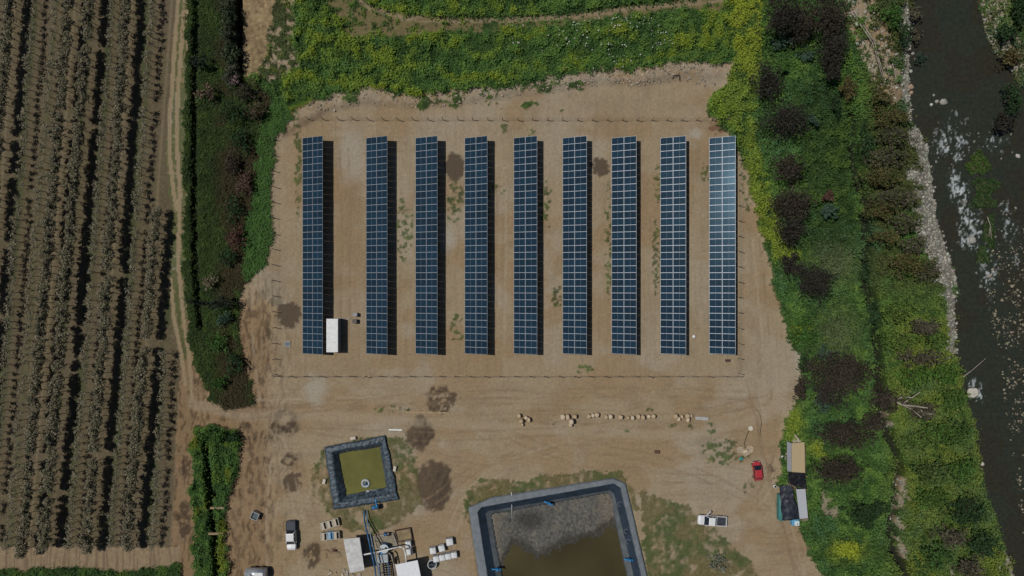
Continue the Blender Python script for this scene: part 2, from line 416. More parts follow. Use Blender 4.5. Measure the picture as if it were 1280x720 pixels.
def vegcolour(px, py, m):
    n1 = fbm(px / 30, py / 30, 41); n2 = fbm(px / 8, py / 8, 111, 3); n3 = fbm(px / 60, py / 60, 43)
    n = len(px)
    c = np.tile(G_MD, (n, 1))
    c = mixc(c, G_DK, ss(0.5, 0.62, n1) * 0.7)
    c = mixc(c, G_YG, ss(0.52, 0.72, n2) * 0.28); c = c * (0.82 + 0.36 * ss(0.3, 0.6, n2))[:, None]
    # north field: yellow flower patches
    yf = ss(0.49, 0.62, fbm(px / 30, py / 14, 44) + 0.12 * (np.exp(-((px - 480) / 120) ** 2) + np.exp(-((px - 880) / 60) ** 2)) - 0.10 * ss(600, 700, px) * (px < 850)) * ss(0.35, 0.6, n2)
    c = np.where(m['north'][:, None], mixc(c, G_YG * 0.9, yf * 0.95), c)
    c = np.where((m['north'] & (n2 > 0.66))[:, None], mixc(c, G_YL * 0.6, yf * 0.6), c)
    # yellow strip
    yy = ss(0.30, 0.5, n2)
    c = np.where(m['yel'][:, None], mixc(c * 1.1, G_YL * (0.75), yy * np.interp(py, [0, 90, 110, 200, 300], [0.85, 0.7, 0.35, 0.45, 0.6])), c)
    # far-east bank is olive/brown in the upper part
    ol = m['east'] & ~m['yel']
    f = ss(1065, 1100, px) * ss(400, 330, py) * ss(0.35, 0.6, n1 + 0.12)
    c = np.where(ol[:, None], mixc(c, G_OL * 0.8, f * 0.85), c)
    f = ss(1090, 1130, px) * ss(360, 420, py)
    c = np.where(ol[:, None], mixc(c, G_YG * 0.72 + np.array((0.02, 0.0, 0.008)), f * ss(0.25, 0.55, n2) * 0.9), c)
    f = ss(0.5, 0.7, n3) * ss(0.4, 0.6, n2)
    c = np.where(ol[:, None], mixc(c, G_BL, f * 0.6), c)
    f = np.exp(-(((px - 1058) / 22) ** 2 + ((py - 684) / 12) ** 2)) + np.exp(-(((px - 1000) / 9) ** 2 + ((py - 412) / 9) ** 2)) + 0.6 * np.exp(-(((px - 990) / 9) ** 2 + ((py - 530) / 25) ** 2)) + 0.7 * np.exp(-(((px - 1022) / 14) ** 2 + ((py - 560) / 10) ** 2))
    c = np.where(ol[:, None], mixc(c, G_YL * 0.8, np.clip(f * 1.3, 0, 1) * ss(0.3, 0.5, n2)), c)
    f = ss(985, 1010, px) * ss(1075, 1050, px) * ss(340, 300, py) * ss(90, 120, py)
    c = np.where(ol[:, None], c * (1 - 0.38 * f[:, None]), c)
    f = np.exp(-(((px - 905) / 22) ** 2 + ((py - 130) / 26) ** 2))
    c = np.where(ol[:, None], mixc(c, G_YG, np.clip(f * 1.2, 0, 1) * ss(.3, .5, n2)), c)
    # dry greyish meadow
    f = np.exp(-(((px - 1040) / 28) ** 2 + ((py - 330) / 22) ** 2)) + np.exp(-(((px - 1045) / 24) ** 2 + ((py - 415) / 30) ** 2)) * .8
    c = np.where(ol[:, None], mixc(c, (0.085, 0.10, 0.045), np.clip(f * 1.2, 0, 1) * 0.8), c)
    # west strip: mid green near the track, brown brush near the site
    w = m['west'] & ~m['bright']
    c = np.where(w[:, None], mixc(mixc(c * 0.62, G_OL * 0.5, 0.35 + 0 * px), G_BR * 0.6, ss(262, 285, px) * ss(0.42, 0.6, n1 + 0.05) * 0.9), c)
    c = np.where(m['bright'][:, None], G_MD * (0.75 + 0.7 * n2[:, None]), c)
    c = np.where(m['hedge'][:, None], mixc(c * 0.95, G_YL * 0.5, ss(0.58, 0.7, fbm(px / 9, py / 22, 77)) * 0.7), c)
    for k in ('pg1', 'pg2', 'pg3'):
        c = np.where(m[k][:, None], mixc(np.tile((0.185, 0.165, 0.072), (n, 1)), G_MD * 1.1, ss(0.46, 0.64, n1) * 0.75), c)
    c = np.where(m['weedn'][:, None], mixc(c * 0.8, (0.13, 0.11, 0.055), 0.35 + 0 * px), c)
    c = np.where(m['stripb'][:, None], c * 0.8, c)
    return c

def wy_(px, py):
    return py + (fbm(px / 9, py / 9, 67) - .5) * 26

def vegmask(px, py, m):
    v = np.zeros(px.shape)
    n2 = fbm(px / 6, py / 6, 61, 3)
    for k in ('west', 'bright', 'north', 'east', 'yel', 'hedge', 'stripb'):
        v = np.maximum(v, m[k] * 1.0)
    v = np.where(m['weedn'], 0.7 * (n2 > 0.42), v)
    v = np.where(m['band'], 0.5 * ss(0.48, 0.6, n2), v)
    v = np.where(pdist(px, py, [(440, -8), (462, 10), (490, 20), (540, 25), (620, 26), (700, 22), (780, 12), (850, 6), (905, 0)]) < 3.5, v * .25, v)
    v = np.where(m['tann'], 0.0, v)
    for k, t in (('pg1', 0.42), ('pg2', 0.38), ('pg3', 0.46)):
        v = np.maximum(v, m[k] * (0.50 * ss(t - .12, t + .14, 0.6 * n2 + 0.4 * fbm(px / 18, py / 18, 64))))
    v = np.where(m['bare'] | m['stoneb'] | m['river'] | m['pond'], 0.0, v)
    # stony ground beside the upper river
    v = np.where(m['east'] & (np.abs(px - (1075 + (py - 20) * 0.45)) < 24) & (py < 130) & (n2 > 0.42), 0.0, v)
    # weeds on the earth berms and between the rows
    berm = ((fbm(px / 22, py / 12, 62) > 0.56) & (wy_(px, py) > 100) & (wy_(px, py) < 133) & (px > 395) & (px < 730)) & ~m['north']
    v = np.maximum(v, berm * 0.6 * (n2 > 0.4))
    spots = [(505, 285, 9, 36), (568, 253, 11, 20), (571, 412, 7, 16), (612, 238, 16, 6), (683, 255, 6, 26), (696, 370, 6, 12), (760, 300, 4, 60), (822, 230, 4, 20), (820, 320, 4, 40), (882, 215, 6, 10),
             (905, 565, 26, 13), (728, 461, 12, 4), (935, 610, 6, 6), (372, 200, 4, 60), (490, 512, 18, 4), (935, 215, 7, 40), (888, 535, 6, 6), (782, 536, 5, 4), (843, 532, 6, 4), (862, 533, 3, 3), (692, 527, 3, 3), (812, 512, 4, 2), (664, 165, 5, 5), (630, 160, 4, 6)]
    for x, y, rx, ry in spots:
        d = ((px - x) / rx) ** 2 + ((py - y) / ry) ** 2
        v = np.maximum(v, (d < 1.6) * 0.4 * ss(0.52, 0.66, fbm(px / 3.5, py / 3.5, 63, 2) + 0.06 * (1 - d)))
    v = np.where((m['ditchw'] < 3.0), 0.3, v)
    v = np.where((m['ditchb'] < 2.6) & (py > 545), 0.0, v)
    v = np.where((m['hedge_shade'] < 6.0), 0.0, v)
    v = np.where((m['creek'] < np.interp(py, [170, 380, 500, 720], [4.2, 4.5, 5.6, 5.6])) & (py > 170), 0.0, v)
    return v

def ground(px, py):
    n = len(px)
    m = classify(px, py)
    big = fbm(px / 90, py / 90, 71); mid = fbm(px / 22, py / 22, 72); fine = fbm(px / 3.0, py / 3.0, 73, 3)
    c = np.tile((0.302, 0.238, 0.157), (n, 1))
    c = mixc(c, (0.33, 0.285, 0.215), ss(0.45, 0.65, big) * 0.6)
    c = mixc(c, (0.27, 0.185, 0.102), ss(0.45, 0.65, fbm(px / 55, py / 40, 74)) * 0.65); c = mixc(c, (0.24, 0.185, 0.12), ss(0.5, 0.7, mid) * 0.35)
    c = mixc(c, (0.25, 0.165, 0.088), ss(345, 420, px) * ss(470, 440, px) * ss(150, 250, py) * ss(480, 440, py) * 0.35)
    c = mixc(c, (0.21, 0.138, 0.078), ss(350, 322, px) * ss(340, 420, py) * 0.8)
    # churned clods and furrows at the site's left side, and machine streaks
    fur = vn(px / 2.2 + fbm(px / 20, py / 20, 80) * 8, py / 14, 81)
    c = c * (1 - ((0.42 * ss(0.50, 0.66, fbm(px / 4, py / 9, 86, 3)) - 0.12) * ss(352, 335, px) * ss(330, 370, py) * ss(236, 250, px))[:, None])
    c = c * (1 - 0.45 * (ss(0.6, 0.8, fur) * ss(380, 330, px) * ss(330, 380, py))[:, None])
    st = vn(px / 40, py / 1.8 + fbm(px / 60, py / 60, 82) * 14, 83)
    c = c * (1 - 0.10 * (ss(0.55, 0.8, st) * ss(470, 490, py))[:, None])
    st = vn(px / 1.8 + fbm(px / 40, py / 40, 84) * 4, py / 60, 85)
    c = c * (1 - 0.07 * (ss(0.5, 0.8, st) * ss(480, 460, py))[:, None])
    c = c * (0.91 + 0.18 * fine[:, None])
    h = (fine - 0.5) * 0.07 + (mid - 0.5) * 0.12
    # soft berm around the site's north edge, rubble colour on it
    nb = pdist(px, py, [(350, 160), (400, 132), (450, 117), (520, 123), (600, 115), (680, 104), (745, 94), (800, 94), (855, 86), (925, 88)])
    bm_ = ss(16, 4, nb)
    h = h + bm_ * 0.7 * (0.6 + 0.8 * mid)
    c = mixc(c, (0.34, 0.29, 0.22), bm_ * 0.55 * ss(0.4, 0.6, fine))
    # wet and dark patches
    for (x, y, rx, ry, k) in PATCH:
        ex = (px - x + (fbm(px / 6, py / 6, 90) - .5) * 15) / rx; ey = (py - y + (fbm(px / 6, py / 6, 91) - .5) * 15) / ry
        d = np.sqrt(ex * ex + ey * ey)
        f = ss(1.15, 0.9, d) * (0.92 if k == 0 else 0.85)
        if k == 4: f = np.exp(-((d - .72) / .34) ** 2) * ss(.2, .4, fbm(px / 4, py / 4, 93)) * 1.0; h = h + f * .3
        if k == 1: f = f * ss(0.35, 0.55, fbm(px / 3.5, py / 3.5, 92, 3) + 0.15 * ss(0.2, 0.7, d))
        tgt = {0: (0.085, 0.062, 0.044), 1: (0.062, 0.044, 0.030), 2: (0.16, 0.085, 0.05), 3: (0.36, 0.335, 0.285), 4: (0.07, 0.05, 0.035)}[k]
        if k == 3: f = ss(1.2, 0.3, d) * 0.6
        c = mixc(c, tgt, f)
        if k == 0 and x in (543, 525): h = h + ss(1.1, 0.3, d) * 0.5 * (0.5 + fine)
    # wheel tracks across the yard
    for ln, wdt in (([(340, 510), (360, 495), (400, 470), (430, 480)], 1.6), ([(240, 505), (300, 520), (420, 520), (640, 535), (860, 545), (960, 520), (985, 470)], 9),
                    ([(947, 520), (952, 560), (975, 640), (1000, 720)], 3.0), ([(348, 560), (345, 640), (330, 720)], 2.0), ([(322, 600), (325, 660), (318, 720)], 2.0), ([(262, 500), (300, 512), (350, 528)], 3)):
        d = pdist(px + (fbm(px / 15, py / 15, 95) - .5) * 10, py, ln)
        c = mixc(c, (0.235, 0.175, 0.11) if wdt < 5 else (0.335, 0.275, 0.195), ss(wdt, wdt * 0.3, d) * 0.5)
        if wdt < 5: h = h - ss(wdt, wdt * .3, d) * 0.08
    # pairs of tyre tracks criss-crossing the yard
    tr = np.random.default_rng(77)
    wob = (fbm(px / 25, py / 25, 96) - .5) * 12
    for (a, b, cc_) in TYRES:
        for o_ in (-5.2, 5.2):
            pts = []
            for t_ in np.linspace(0, 1, 9):
                q = np.array(a) * (1 - t_) ** 2 + 2 * np.array(b) * t_ * (1 - t_) + np.array(cc_) * t_ ** 2
                dq = 2 * (1 - t_) * (np.array(b) - np.array(a)) + 2 * t_ * (np.array(cc_) - np.array(b)); dq = dq / np.linalg.norm(dq)
                pts.append((q[0] - dq[1] * o_, q[1] + dq[0] * o_))
            d = pdist(px + wob * .3, py + wob * .3, pts)
            f = ss(2.0, 0.6, d) * ss(0.3, 0.6, fbm(px / 16, py / 16, 99))
            k_ = tr.uniform() < .6
            c = mixc(c, (0.215, 0.155, 0.098) if k_ else (0.35, 0.29, 0.21), f * 0.5); h = h - f * .05
    # tan stubble north-west
    c = np.where(m['tann'][:, None], (np.array((0.25, 0.185, 0.105)) * (0.30 + 1.0 * fine[:, None] + 0.5 * vn(px / 1.6, py / 1.6, 87)[:, None] * ss(.3, .7, mid)[:, None])), c)
    h = np.where(m['tann'], h + 0.3 * fine, h)
    c = np.where(m['band'][:, None], np.array((0.15, 0.125, 0.062)) * (0.75 + 0.5 * fine[:, None]), c)
    trk = ss(5.0, 1.5, pdist(px, py + (vn(px / 9, py / 9, 97) - .5) * 3, [(440, -8), (462, 10), (490, 20), (540, 25), (620, 26), (700, 22), (780, 12), (850, 6), (905, 0)])) * ss(.2, .45, fbm(px / 14, py / 5, 98))
    c = mixc(c, (0.25, 0.195, 0.125), trk)
    # orchard floor
    of = np.array((0.116, 0.093, 0.056)) * (0.62 + 0.75 * fine[:, None])
    of = mixc(of, (0.125, 0.100, 0.066), ss(0.45, 0.6, fbm(px / 50, py / 90, 101)) * 0.6)
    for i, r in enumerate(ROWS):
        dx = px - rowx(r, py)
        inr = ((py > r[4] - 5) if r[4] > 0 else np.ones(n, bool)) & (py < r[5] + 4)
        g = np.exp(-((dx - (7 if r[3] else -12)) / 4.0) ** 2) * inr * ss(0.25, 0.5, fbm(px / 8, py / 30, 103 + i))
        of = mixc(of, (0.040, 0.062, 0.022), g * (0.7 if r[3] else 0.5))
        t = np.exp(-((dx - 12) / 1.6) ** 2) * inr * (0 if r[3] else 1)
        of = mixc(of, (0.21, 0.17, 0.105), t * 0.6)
    c = np.where(m['orch'][:, None], of, c)
    # road below and beside the orchard
    rl = (py > 684) & (py < 712) & (px < 225)
    c = np.where(rl[:, None] & ~m['orch'][:, None], mixc(np.array((0.25, 0.19, 0.12)) * (0.8 + 0.4 * fine[:, None]), (0.17, 0.125, 0.08), ss(0.5, 0.8, st)), c)
    # vegetated ground
    v = vegmask(px, py, m) * (1 - trk)
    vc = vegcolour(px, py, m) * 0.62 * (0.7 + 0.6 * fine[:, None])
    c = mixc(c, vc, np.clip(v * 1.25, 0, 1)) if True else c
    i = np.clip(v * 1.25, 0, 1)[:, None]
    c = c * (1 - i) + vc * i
    lush = (m['north'] | m['east'] | m['yel'] | m['hedge']) & (v > 0.9)
    lump = fbm(px / 8, py / 8, 111, 3)
    h = h + v * (0.12 + 0.35 * fine) + np.where(lush, (ss(0.35, 0.65, lump)) * 0.7, 0)
    # grass between wheel tracks
    for ln in (TR1, TR2, TR3):
        d = pdist(px + (vn(px / 4, py / 8, 120) - .5) * 1.5, py, ln)
        f = ss(3.0, 1.4, d)
        c = mixc(c, (0.27, 0.21, 0.13), f); h = h * (1 - f)
    nearT = (px > 205) & (px < 233) & (py < 450) & ~m['orch'] & ~m['west']
    f = nearT * (np.minimum(pdist(px, py, TR1), np.minimum(pdist(px, py, TR2), pdist(px, py, TR3))) > 2.6) * 1.0
    c = mixc(c, (0.06, 0.085, 0.028), f * 0.8 * ss(0.3, 0.5, fine + 0.1))
    # ditches and creek, plus the hedge trees' shadow painted as a dark channel
    for k, w_, dep, cc in (('ditchw', 5.5, 1.0, (0.024, 0.032, 0.016)), ('hedge_shade', 8.0, 2.2, (0.018, 0.018, 0.012)), ('creek', 8.5, 1.5, (0.016, 0.020, 0.012)), ('ditchb', 6.0, 1.3, (0.025, 0.035, 0.015))):
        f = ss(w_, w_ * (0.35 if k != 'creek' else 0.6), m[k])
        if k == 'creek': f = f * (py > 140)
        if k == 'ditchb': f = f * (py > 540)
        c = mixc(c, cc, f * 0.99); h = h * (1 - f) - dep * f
    # banks, stones, river bed
    sb = m['stoneb'] & ~m['river']
    c = np.where(sb[:, None], np.array((0.20, 0.19, 0.155)) * (0.6 + 0.8 * fine[:, None]), c)
    c = np.where((m['bare'] & ~m['river'] & (m['creek'] > 8))[:, None], np.array((0.22, 0.195, 0.14)) * (0.75 + 0.5 * fine[:, None]), c)
    rb = (px > riverR_x(py)) & (px < riverR_x(py) + 26) & ~m['river']
    c = np.where(rb[:, None], np.array((0.26, 0.225, 0.155)) * (0.7 + 0.6 * fine[:, None]), c)
    bank = ss(26, 0, m['rd'])
    h = np.where(m['river'], RZ - np.clip(m['rd'] * 0.06, 0, 0.9) + (fine - .5) * .25, h * (1 - bank) + (RZ + 0.02) * bank)
    c = np.where(m['river'][:, None], np.array((0.065, 0.052, 0.036)) * (0.6 + 0.8 * fine[:, None]), c)
    # reddish damp margin
    c = np.where((m['river'] & (m['rd'] < 5) & (px < 1240))[:, None], np.array((0.12, 0.07, 0.045)) * (0.6 + 0.8 * fine[:, None]), c)
    hole = m['pond'] & (m['pondd'] > 5)
    h = np.where(hole, -4.2, h)
    h = np.where(m['pond'] & ~hole, -0.3, h)
    return c, h, m, v

def riverR_x(py):
    ys = [p[1] for p in riverR]; xs = [p[0] for p in riverR]
    return np.interp(py, ys, xs)

def axis(lim, step, far):
    a = list(np.arange(-lim, lim + step, step))
    s = step; x = a[-1]
    ext = []
    while x < far:
        s *= 1.25; x += s; ext.append(x)
    return np.array([-e for e in reversed(ext)] + a + ext)

X = axis(97, 0.22, 900); Y = axis(56, 0.22, 900)
GX, GY = np.meshgrid(X, Y)
gx = GX.ravel(); gy = GY.ravel()
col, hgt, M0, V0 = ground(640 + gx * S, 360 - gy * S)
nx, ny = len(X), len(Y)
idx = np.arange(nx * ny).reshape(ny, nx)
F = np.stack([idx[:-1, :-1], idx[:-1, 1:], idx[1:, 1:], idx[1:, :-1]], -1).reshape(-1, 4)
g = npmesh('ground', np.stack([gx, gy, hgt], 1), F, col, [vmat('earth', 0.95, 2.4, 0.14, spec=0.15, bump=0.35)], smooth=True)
tag(g, kind='structure')
HG = hgt.reshape(ny, nx)
def gh(x, y):
    """height of the ground mesh under world points"""
    x = np.asarray(x, float); y = np.asarray(y, float)
    i = np.clip(np.searchsorted(X, x) - 1, 0, nx - 2); j = np.clip(np.searchsorted(Y, y) - 1, 0, ny - 2)
    u = (x - X[i]) / (X[i + 1] - X[i]); v = (y - Y[j]) / (Y[j + 1] - Y[j])
    return (HG[j, i] * (1 - u) + HG[j, i + 1] * u) * (1 - v) + (HG[j + 1, i] * (1 - u) + HG[j + 1, i + 1] * u) * v
def at(px, py, z=0.0):
    """ground point seen at a photo pixel, set on the ground surface"""
    p = W(px, py, z); p.z = float(gh(p.x, p.y)); return p

# ------------------------------------------------------------------ river water
rx_ = np.arange(66, 140, 0.22); ry_ = np.concatenate([[-200, -120, -80], np.arange(-56, 56, 0.22), [80, 120, 200]])
RX, RY = np.meshgrid(rx_, ry_)
qx = 640 + RX.ravel() * S; qy = 360 - RY.ravel() * S
m_ = classify(qx, qy)
keep = m_['river'] | (m_['rd'] < 6)
foamz = [(1186, 178, 10, 20, 1), (1197, 190, 9, 16, 1.1), (1193, 232, 8, 22, 1.2), (1204, 250, 10, 22, 1.1), (1213, 285, 14, 24, 1.3), (1215, 300, 16, 12, 1.2), (1190, 180, 30, 14, 0.7), (1245, 180, 18, 12, 0.6),
         (1232, 330, 8, 20, 1), (1238, 345, 12, 26, .8), (1262, 285, 14, 22, .55), (1256, 260, 8, 12, .6), (1268, 325, 10, 14, .45), (1218, 480, 8, 6, 1.3), (1224, 494, 6, 10, 1.0), (1170, 185, 6, 30, .5), (1192, 142, 16, 6, .5), (1200, 150, 26, 8, .4), (1250, 160, 14, 10, .5)]
fo = np.zeros(qx.shape)
for (x, y, a, b, s_) in foamz:
    x, y = g2(x, y, RZ)
    fo = np.maximum(fo, s_ * np.exp(-((qx - x) / a) ** 2 - ((qy - y) / b) ** 2))
fn = fbm(qx / 2.4 + fbm(qx / 12, qy / 12, 131) * 3, qy / 5.0 + fbm(qx / 9, qy / 9, 132) * 2, 130, 5)
foam = ss(0.61, 0.73, fn + 0.20 * np.minimum(fo, 1) - 0.08) * ss(0.1, 0.6, fo) * (0.35 + 0.65 * fbm(qx / 7, qy / 7, 139, 2))
cc = np.tile((0.029, 0.034, 0.025), (len(qx), 1))
cc = mixc(cc, (0.032, 0.029, 0.020), ss(0.45, 0.6, fbm(qx / 40, qy / 40, 133)) * 0.8)
cc = mixc(cc, (0.030, 0.036, 0.028), ss(0.2, 0.6, fo))
cc = mixc(cc, (0.55, 0.60, 0.62), foam)
rapid = np.clip(fo, 0, 1)
wz = RZ + (fbm(qx / 5, qy / 5, 134) - .5) * 0.10 * (0.25 + 1.8 * rapid) + foam * 0.08 - 0.0
nx2, ny2 = len(rx_), len(ry_)
id2 = np.arange(nx2 * ny2).reshape(ny2, nx2)
F2 = np.stack([id2[:-1, :-1], id2[:-1, 1:], id2[1:, 1:], id2[1:, :-1]], -1).reshape(-1, 4)
F2 = F2[keep[F2].any(1)]
used = np.zeros(len(qx), bool); used[F2] = True
rem = np.cumsum(used) - 1
wm = vmat('river_water', 0.25, 1.6, 0.25, spec=0.25, bump=0.5)
rv = npmesh('river', np.stack([RX.ravel(), RY.ravel(), wz], 1)[used], rem[F2], cc[used], [wm], smooth=True)
tag(rv, kind='structure')

# ------------------------------------------------------------------ ground cover (uncountable leaves)
leafm = vmat('leaf', 0.75, 5.0, 0.15, spec=0.25)
def scatter(n, x0, x1, y0, y1, seed):
    r = np.random.default_rng(seed)
    return r.uniform(x0, x1, n), r.uniform(y0, y1, n), r
def tufts(name, label, sel, n, size, hmax, per, seed, box=(-20, 1300, -20, 740), colfun=None, gain=1.15):
    px, py, r = scatter(n, box[0], box[1], box[2], box[3], seed)
    m = classify(px, py); v = vegmask(px, py, m)
    k = sel(px, py, m, v) & (r.uniform(size=n) < v)
    px, py = px[k], py[k]; m = {a: b[k] for a, b in m.items()}
    c = vegcolour(px, py, m) * gain if colfun is None else colfun(px, py, m, r)
    x = (px - 640) / S; y = (360 - py) / S
    z = gh(x, y)
    nn = len(x)
    if nn == 0: return
    hh = hmax * (0.35 + 0.9 * fbm(px / 8, py / 8, 111, 3)) * r.uniform(0.6, 1.2, nn)
    off = r.normal(size=(nn, per, 3)) * np.array([size * 0.9, size * 0.9, 0])
    zz = r.uniform(0.1, 1, (nn, per)) * hh[:, None]
    P = np.stack([x, y, z], 1)[:, None, :] + off
    P[:, :, 2] += zz
    P = P.reshape(-1, 3)
    V, F = leaves(P, size * 0.55, up=1.0, rg=r)
    cl = np.repeat(c, per, axis=0) * r.uniform(0.8, 1.2, (nn * per, 1))
    cl = np.repeat(cl, 4, axis=0)
    o = npmesh(name, V, F, cl, [leafm])
    tag(o, label, 'plants', kind='stuff')
tufts('wild_mustard_field', 'lush green and yellow flowering weeds filling the field above the bare earth', lambda px, py, m, v: m['north'] & ~m['weedn'] | m['band'], 17000, 0.30, 0.55, 7, 201, (300, 970, -20, 125))
tufts('riverside_undergrowth', 'dense green undergrowth between the solar site and the river', lambda px, py, m, v: (m['east'] | m['yel']) & ~m['north'], 46000, 0.33, 0.75, 7, 202, (880, 1300, -20, 740))
tufts('brush_strip', 'green grass and brush strip between the orchard track and the bare site', lambda px, py, m, v: m['west'] | m['bright'] | m['weedn'], 15000, 0.22, 0.45, 6, 203, (225, 380, -20, 520))
tufts('ditch_grass', 'tall grass along the ditch under the crossroads', lambda px, py, m, v: m['hedge'] | m['stripb'], 11000, 0.25, 0.6, 7, 204, (-20, 310, 520, 740))
tufts('yard_grass', 'patchy dry olive grass around the two lined ponds', lambda px, py, m, v: (m['pg1'] | m['pg2'] | m['pg3']), 16000, 0.16, 0.18, 5, 205, (380, 1010, 535, 740))
tufts('sparse_weeds', 'small green weeds scattered on the bare earth between the solar tables', lambda px, py, m, v: ~(m['pg1'] | m['pg2'] | m['pg3'] | m['north'] | m['east'] | m['west'] | m['hedge'] | m['bright'] | m['yel'] | m['weedn'] | m['band'] | m['stripb']), 60000, 0.13, 0.2, 5, 206, (340, 960, 95, 625))
# white flower heads in the upper field
px, py, r = scatter(1500, 640, 840, 22, 90, 207)
k = (fbm(px / 12, py / 9, 140) > 0.5) & (r.uniform(size=1500) < 0.35) & inpoly(px, py, NORTH) & ((py < 62) | (r.uniform(size=1500) < .15))
px, py = px[k], py[k]; x = (px - 640) / S; y = (360 - py) / S
V, F = leaves(np.stack([x, y, gh(x, y) + 0.75], 1), 0.12, up=2.0, aspect=0.9, rg=r)
o = npmesh('white_wildflowers', V, F, np.tile((0.5, 0.5, 0.45), (len(V), 1)), [leafm]); tag(o, 'tiny white flower heads dotting the green upper field', 'flowers', kind='stuff')

# stones
stonem = vmat('stone', 0.85, 6.0, 0.2, spec=0.3)
def stone_field(name, label, pts, sizes, base, seed, sink=0.2, zf=None):
    r = np.random.default_rng(seed)
    x = (pts[:, 0] - 640) / S; y = (360 - pts[:, 1]) / S
    z = gh(x, y) if zf is None else np.maximum(gh(x, y), zf)
    c = np.array(base)[None] * r.uniform(0.55, 1.5, (len(x), 1)) * r.uniform(0.93, 1.07, (len(x), 3))
    V, F, cl = stones(np.stack([x, y, z + sizes * (0.3 - sink)], 1), sizes, r, c)
    o = npmesh(name, V, F, cl, [stonem]); tag(o, label, 'stones', kind='stuff')
px, py, r = scatter(60000, 1060, 1300, -10, 740, 301)
m = classify(px, py)
k = (m['stoneb'] & ~m['river'] & (r.uniform(size=60000) < 0.62)) | (m['stoneb'] & m['river'] & (m['rd'] < 4) & (r.uniform(size=60000) < 0.3)) | (m['bare'] & (r.uniform(size=60000) < .25)) \
    | (m['east'] & (np.abs(px - (1075 + (py - 20) * 0.45)) < 22) & (py < 130) & (r.uniform(size=60000) < .16)) \
    | ((px > riverR_x(py)) & (px < riverR_x(py) + 22) & (py < 130) & (r.uniform(size=60000) < .35))
px, py = px[k], py[k]
stone_field('river_cobbles', 'pale cobbles heaped in a strip along the near river bank', np.stack([px, py], 1), 0.10 + 0.30 * r.uniform(0, 1, len(px)) ** 2.5, (0.30, 0.29, 0.25), 302)
px, py, r = scatter(22000, 1150, 1330, 300, 740, 303)
m = classify(px, py)
xx = np.interp(py, [300, 360, 420, 500, 740], [1258, 1252, 1262, 1275, 1310])
k = m['river'] & (px > xx - 14) & (fbm(px / 10, py / 10, 150) > 0.47) & (r.uniform(size=22000) < 0.30)
px, py = px[k], py[k]
stone_field('shoal_stones', 'pale stones breaking the surface of the shallow dark river at the right', np.stack([px, py], 1), 0.06 + 0.22 * r.uniform(0, 1, len(px)) ** 2, (0.22, 0.195, 0.14), 304, sink=0.25, zf=RZ)
px, py, r = scatter(900, 1160, 1290, 150, 420, 305)
m = classify(px, py); f_ = sum(np.exp(-((px - g2(x, y, RZ)[0]) / a) ** 2 - ((py - g2(x, y, RZ)[1]) / b) ** 2) for x, y, a, b, s_ in foamz)
k = m['river'] & (r.uniform(size=900) < f_ * 0.8)
px, py = px[k], py[k]
stone_field('rapid_stones', 'wet grey stones in the white water of the rapids', np.stack([px, py], 1), 0.12 + 0.25 * r.uniform(0, 1, len(px)) ** 2, (0.16, 0.16, 0.14), 306, sink=0.35, zf=RZ)
# rubble on the berm
px, py, r = scatter(16000, 380, 940, 78, 140, 307)
m = classify(px, py)
nb = pdist(px, py, [(400, 132), (450, 117), (520, 123), (600, 115), (680, 104), (745, 94), (800, 94), (855, 86), (885, 95)])
k = ~m['north'] & (nb < 14) & (r.uniform(size=16000) < np.interp(px, [400, 600, 720, 780, 870, 900], [.10, .12, .25, .5, .5, .05]))
px, py = px[k], py[k]
stone_field('rubble', 'pale broken rubble heaped on the upper edge of the cleared site', np.stack([px, py], 1), 0.06 + 0.20 * r.uniform(0, 1, len(px)) ** 2.5, (0.30, 0.255, 0.20), 308)
px, py, r = scatter(9000, 290, 1010, 120, 720, 309)
m = classify(px, py); v = vegmask(px, py, m)
k = (v < 0.1) & ~m['pond'] & (fbm(px / 25, py / 25, 151) > 0.45) & (r.uniform(size=9000) < .6)
px, py = px[k], py[k]
stone_field('scattered_pebbles', 'small stones and clods scattered over the bare earth', np.stack([px, py], 1), 0.03 + 0.08 * r.uniform(0, 1, len(px)) ** 3, (0.28, 0.23, 0.16), 310)

# ------------------------------------------------------------------ single boulders
def boulder(px, py, r_, label, col=(0.30, 0.29, 0.26), z=RZ, group=None, name='boulder'):
    p = W(px, py, z)
    bm = bmesh.new(); bmesh.ops.create_icosphere(bm, subdivisions=3, radius=r_)
    sd = random.uniform(0, 100)
    from mathutils import noise as mn
    for v in bm.verts:
        q = v.co.normalized()
        f = 1 + 0.35 * mn.noise(q * 1.3 + Vector((sd, 0, 0))) + 0.12 * mn.noise(q * 3.5 + Vector((0, sd, 0)))
        v.co = Vector((q.x, q.y * 0.85, q.z * 0.6)) * r_ * f
    for f in bm.faces: f.smooth = True
    me = bpy.data.meshes.new(name); bm.to_mesh(me); bm.free()
    o = link(name, me, None, [mat('rock_%d' % int(col[0] * 1000), col, 0.85, var=0.25, scale=2.5, bump=0.5)])
    o.location = (p.x, p.y, z + 0.1 * r_); o.rotation_euler = (0, 0, random.uniform(0, 6))
    return tag(o, label, 'boulder', group)
boulder(1215, 491, 1.05, 'large pale boulder in the river beside a patch of foam', (0.50, 0.48, 0.42))
boulder(1179, 128, 0.62, 'largest grey boulder of the cluster in the calm upper river')
boulder(1171, 127, 0.36, 'medium grey boulder touching the largest one in the calm upper river')
boulder(1164, 131, 0.32, 'small white boulder at the left end of the upper river cluster', (0.5, 0.49, 0.45))
boulder(1167, 119, 0.24, 'small pale boulder above the upper river cluster')
boulder(1215, 300, 0.75, 'round pale boulder in the white water below the grass islets')
boulder(1137, 149, 0.50, 'pale boulder at the waterline, uppermost of a pair', (0.42, 0.41, 0.37))
boulder(1135, 161, 0.48, 'pale boulder at the waterline, lower one of a pair', (0.42, 0.41, 0.37))
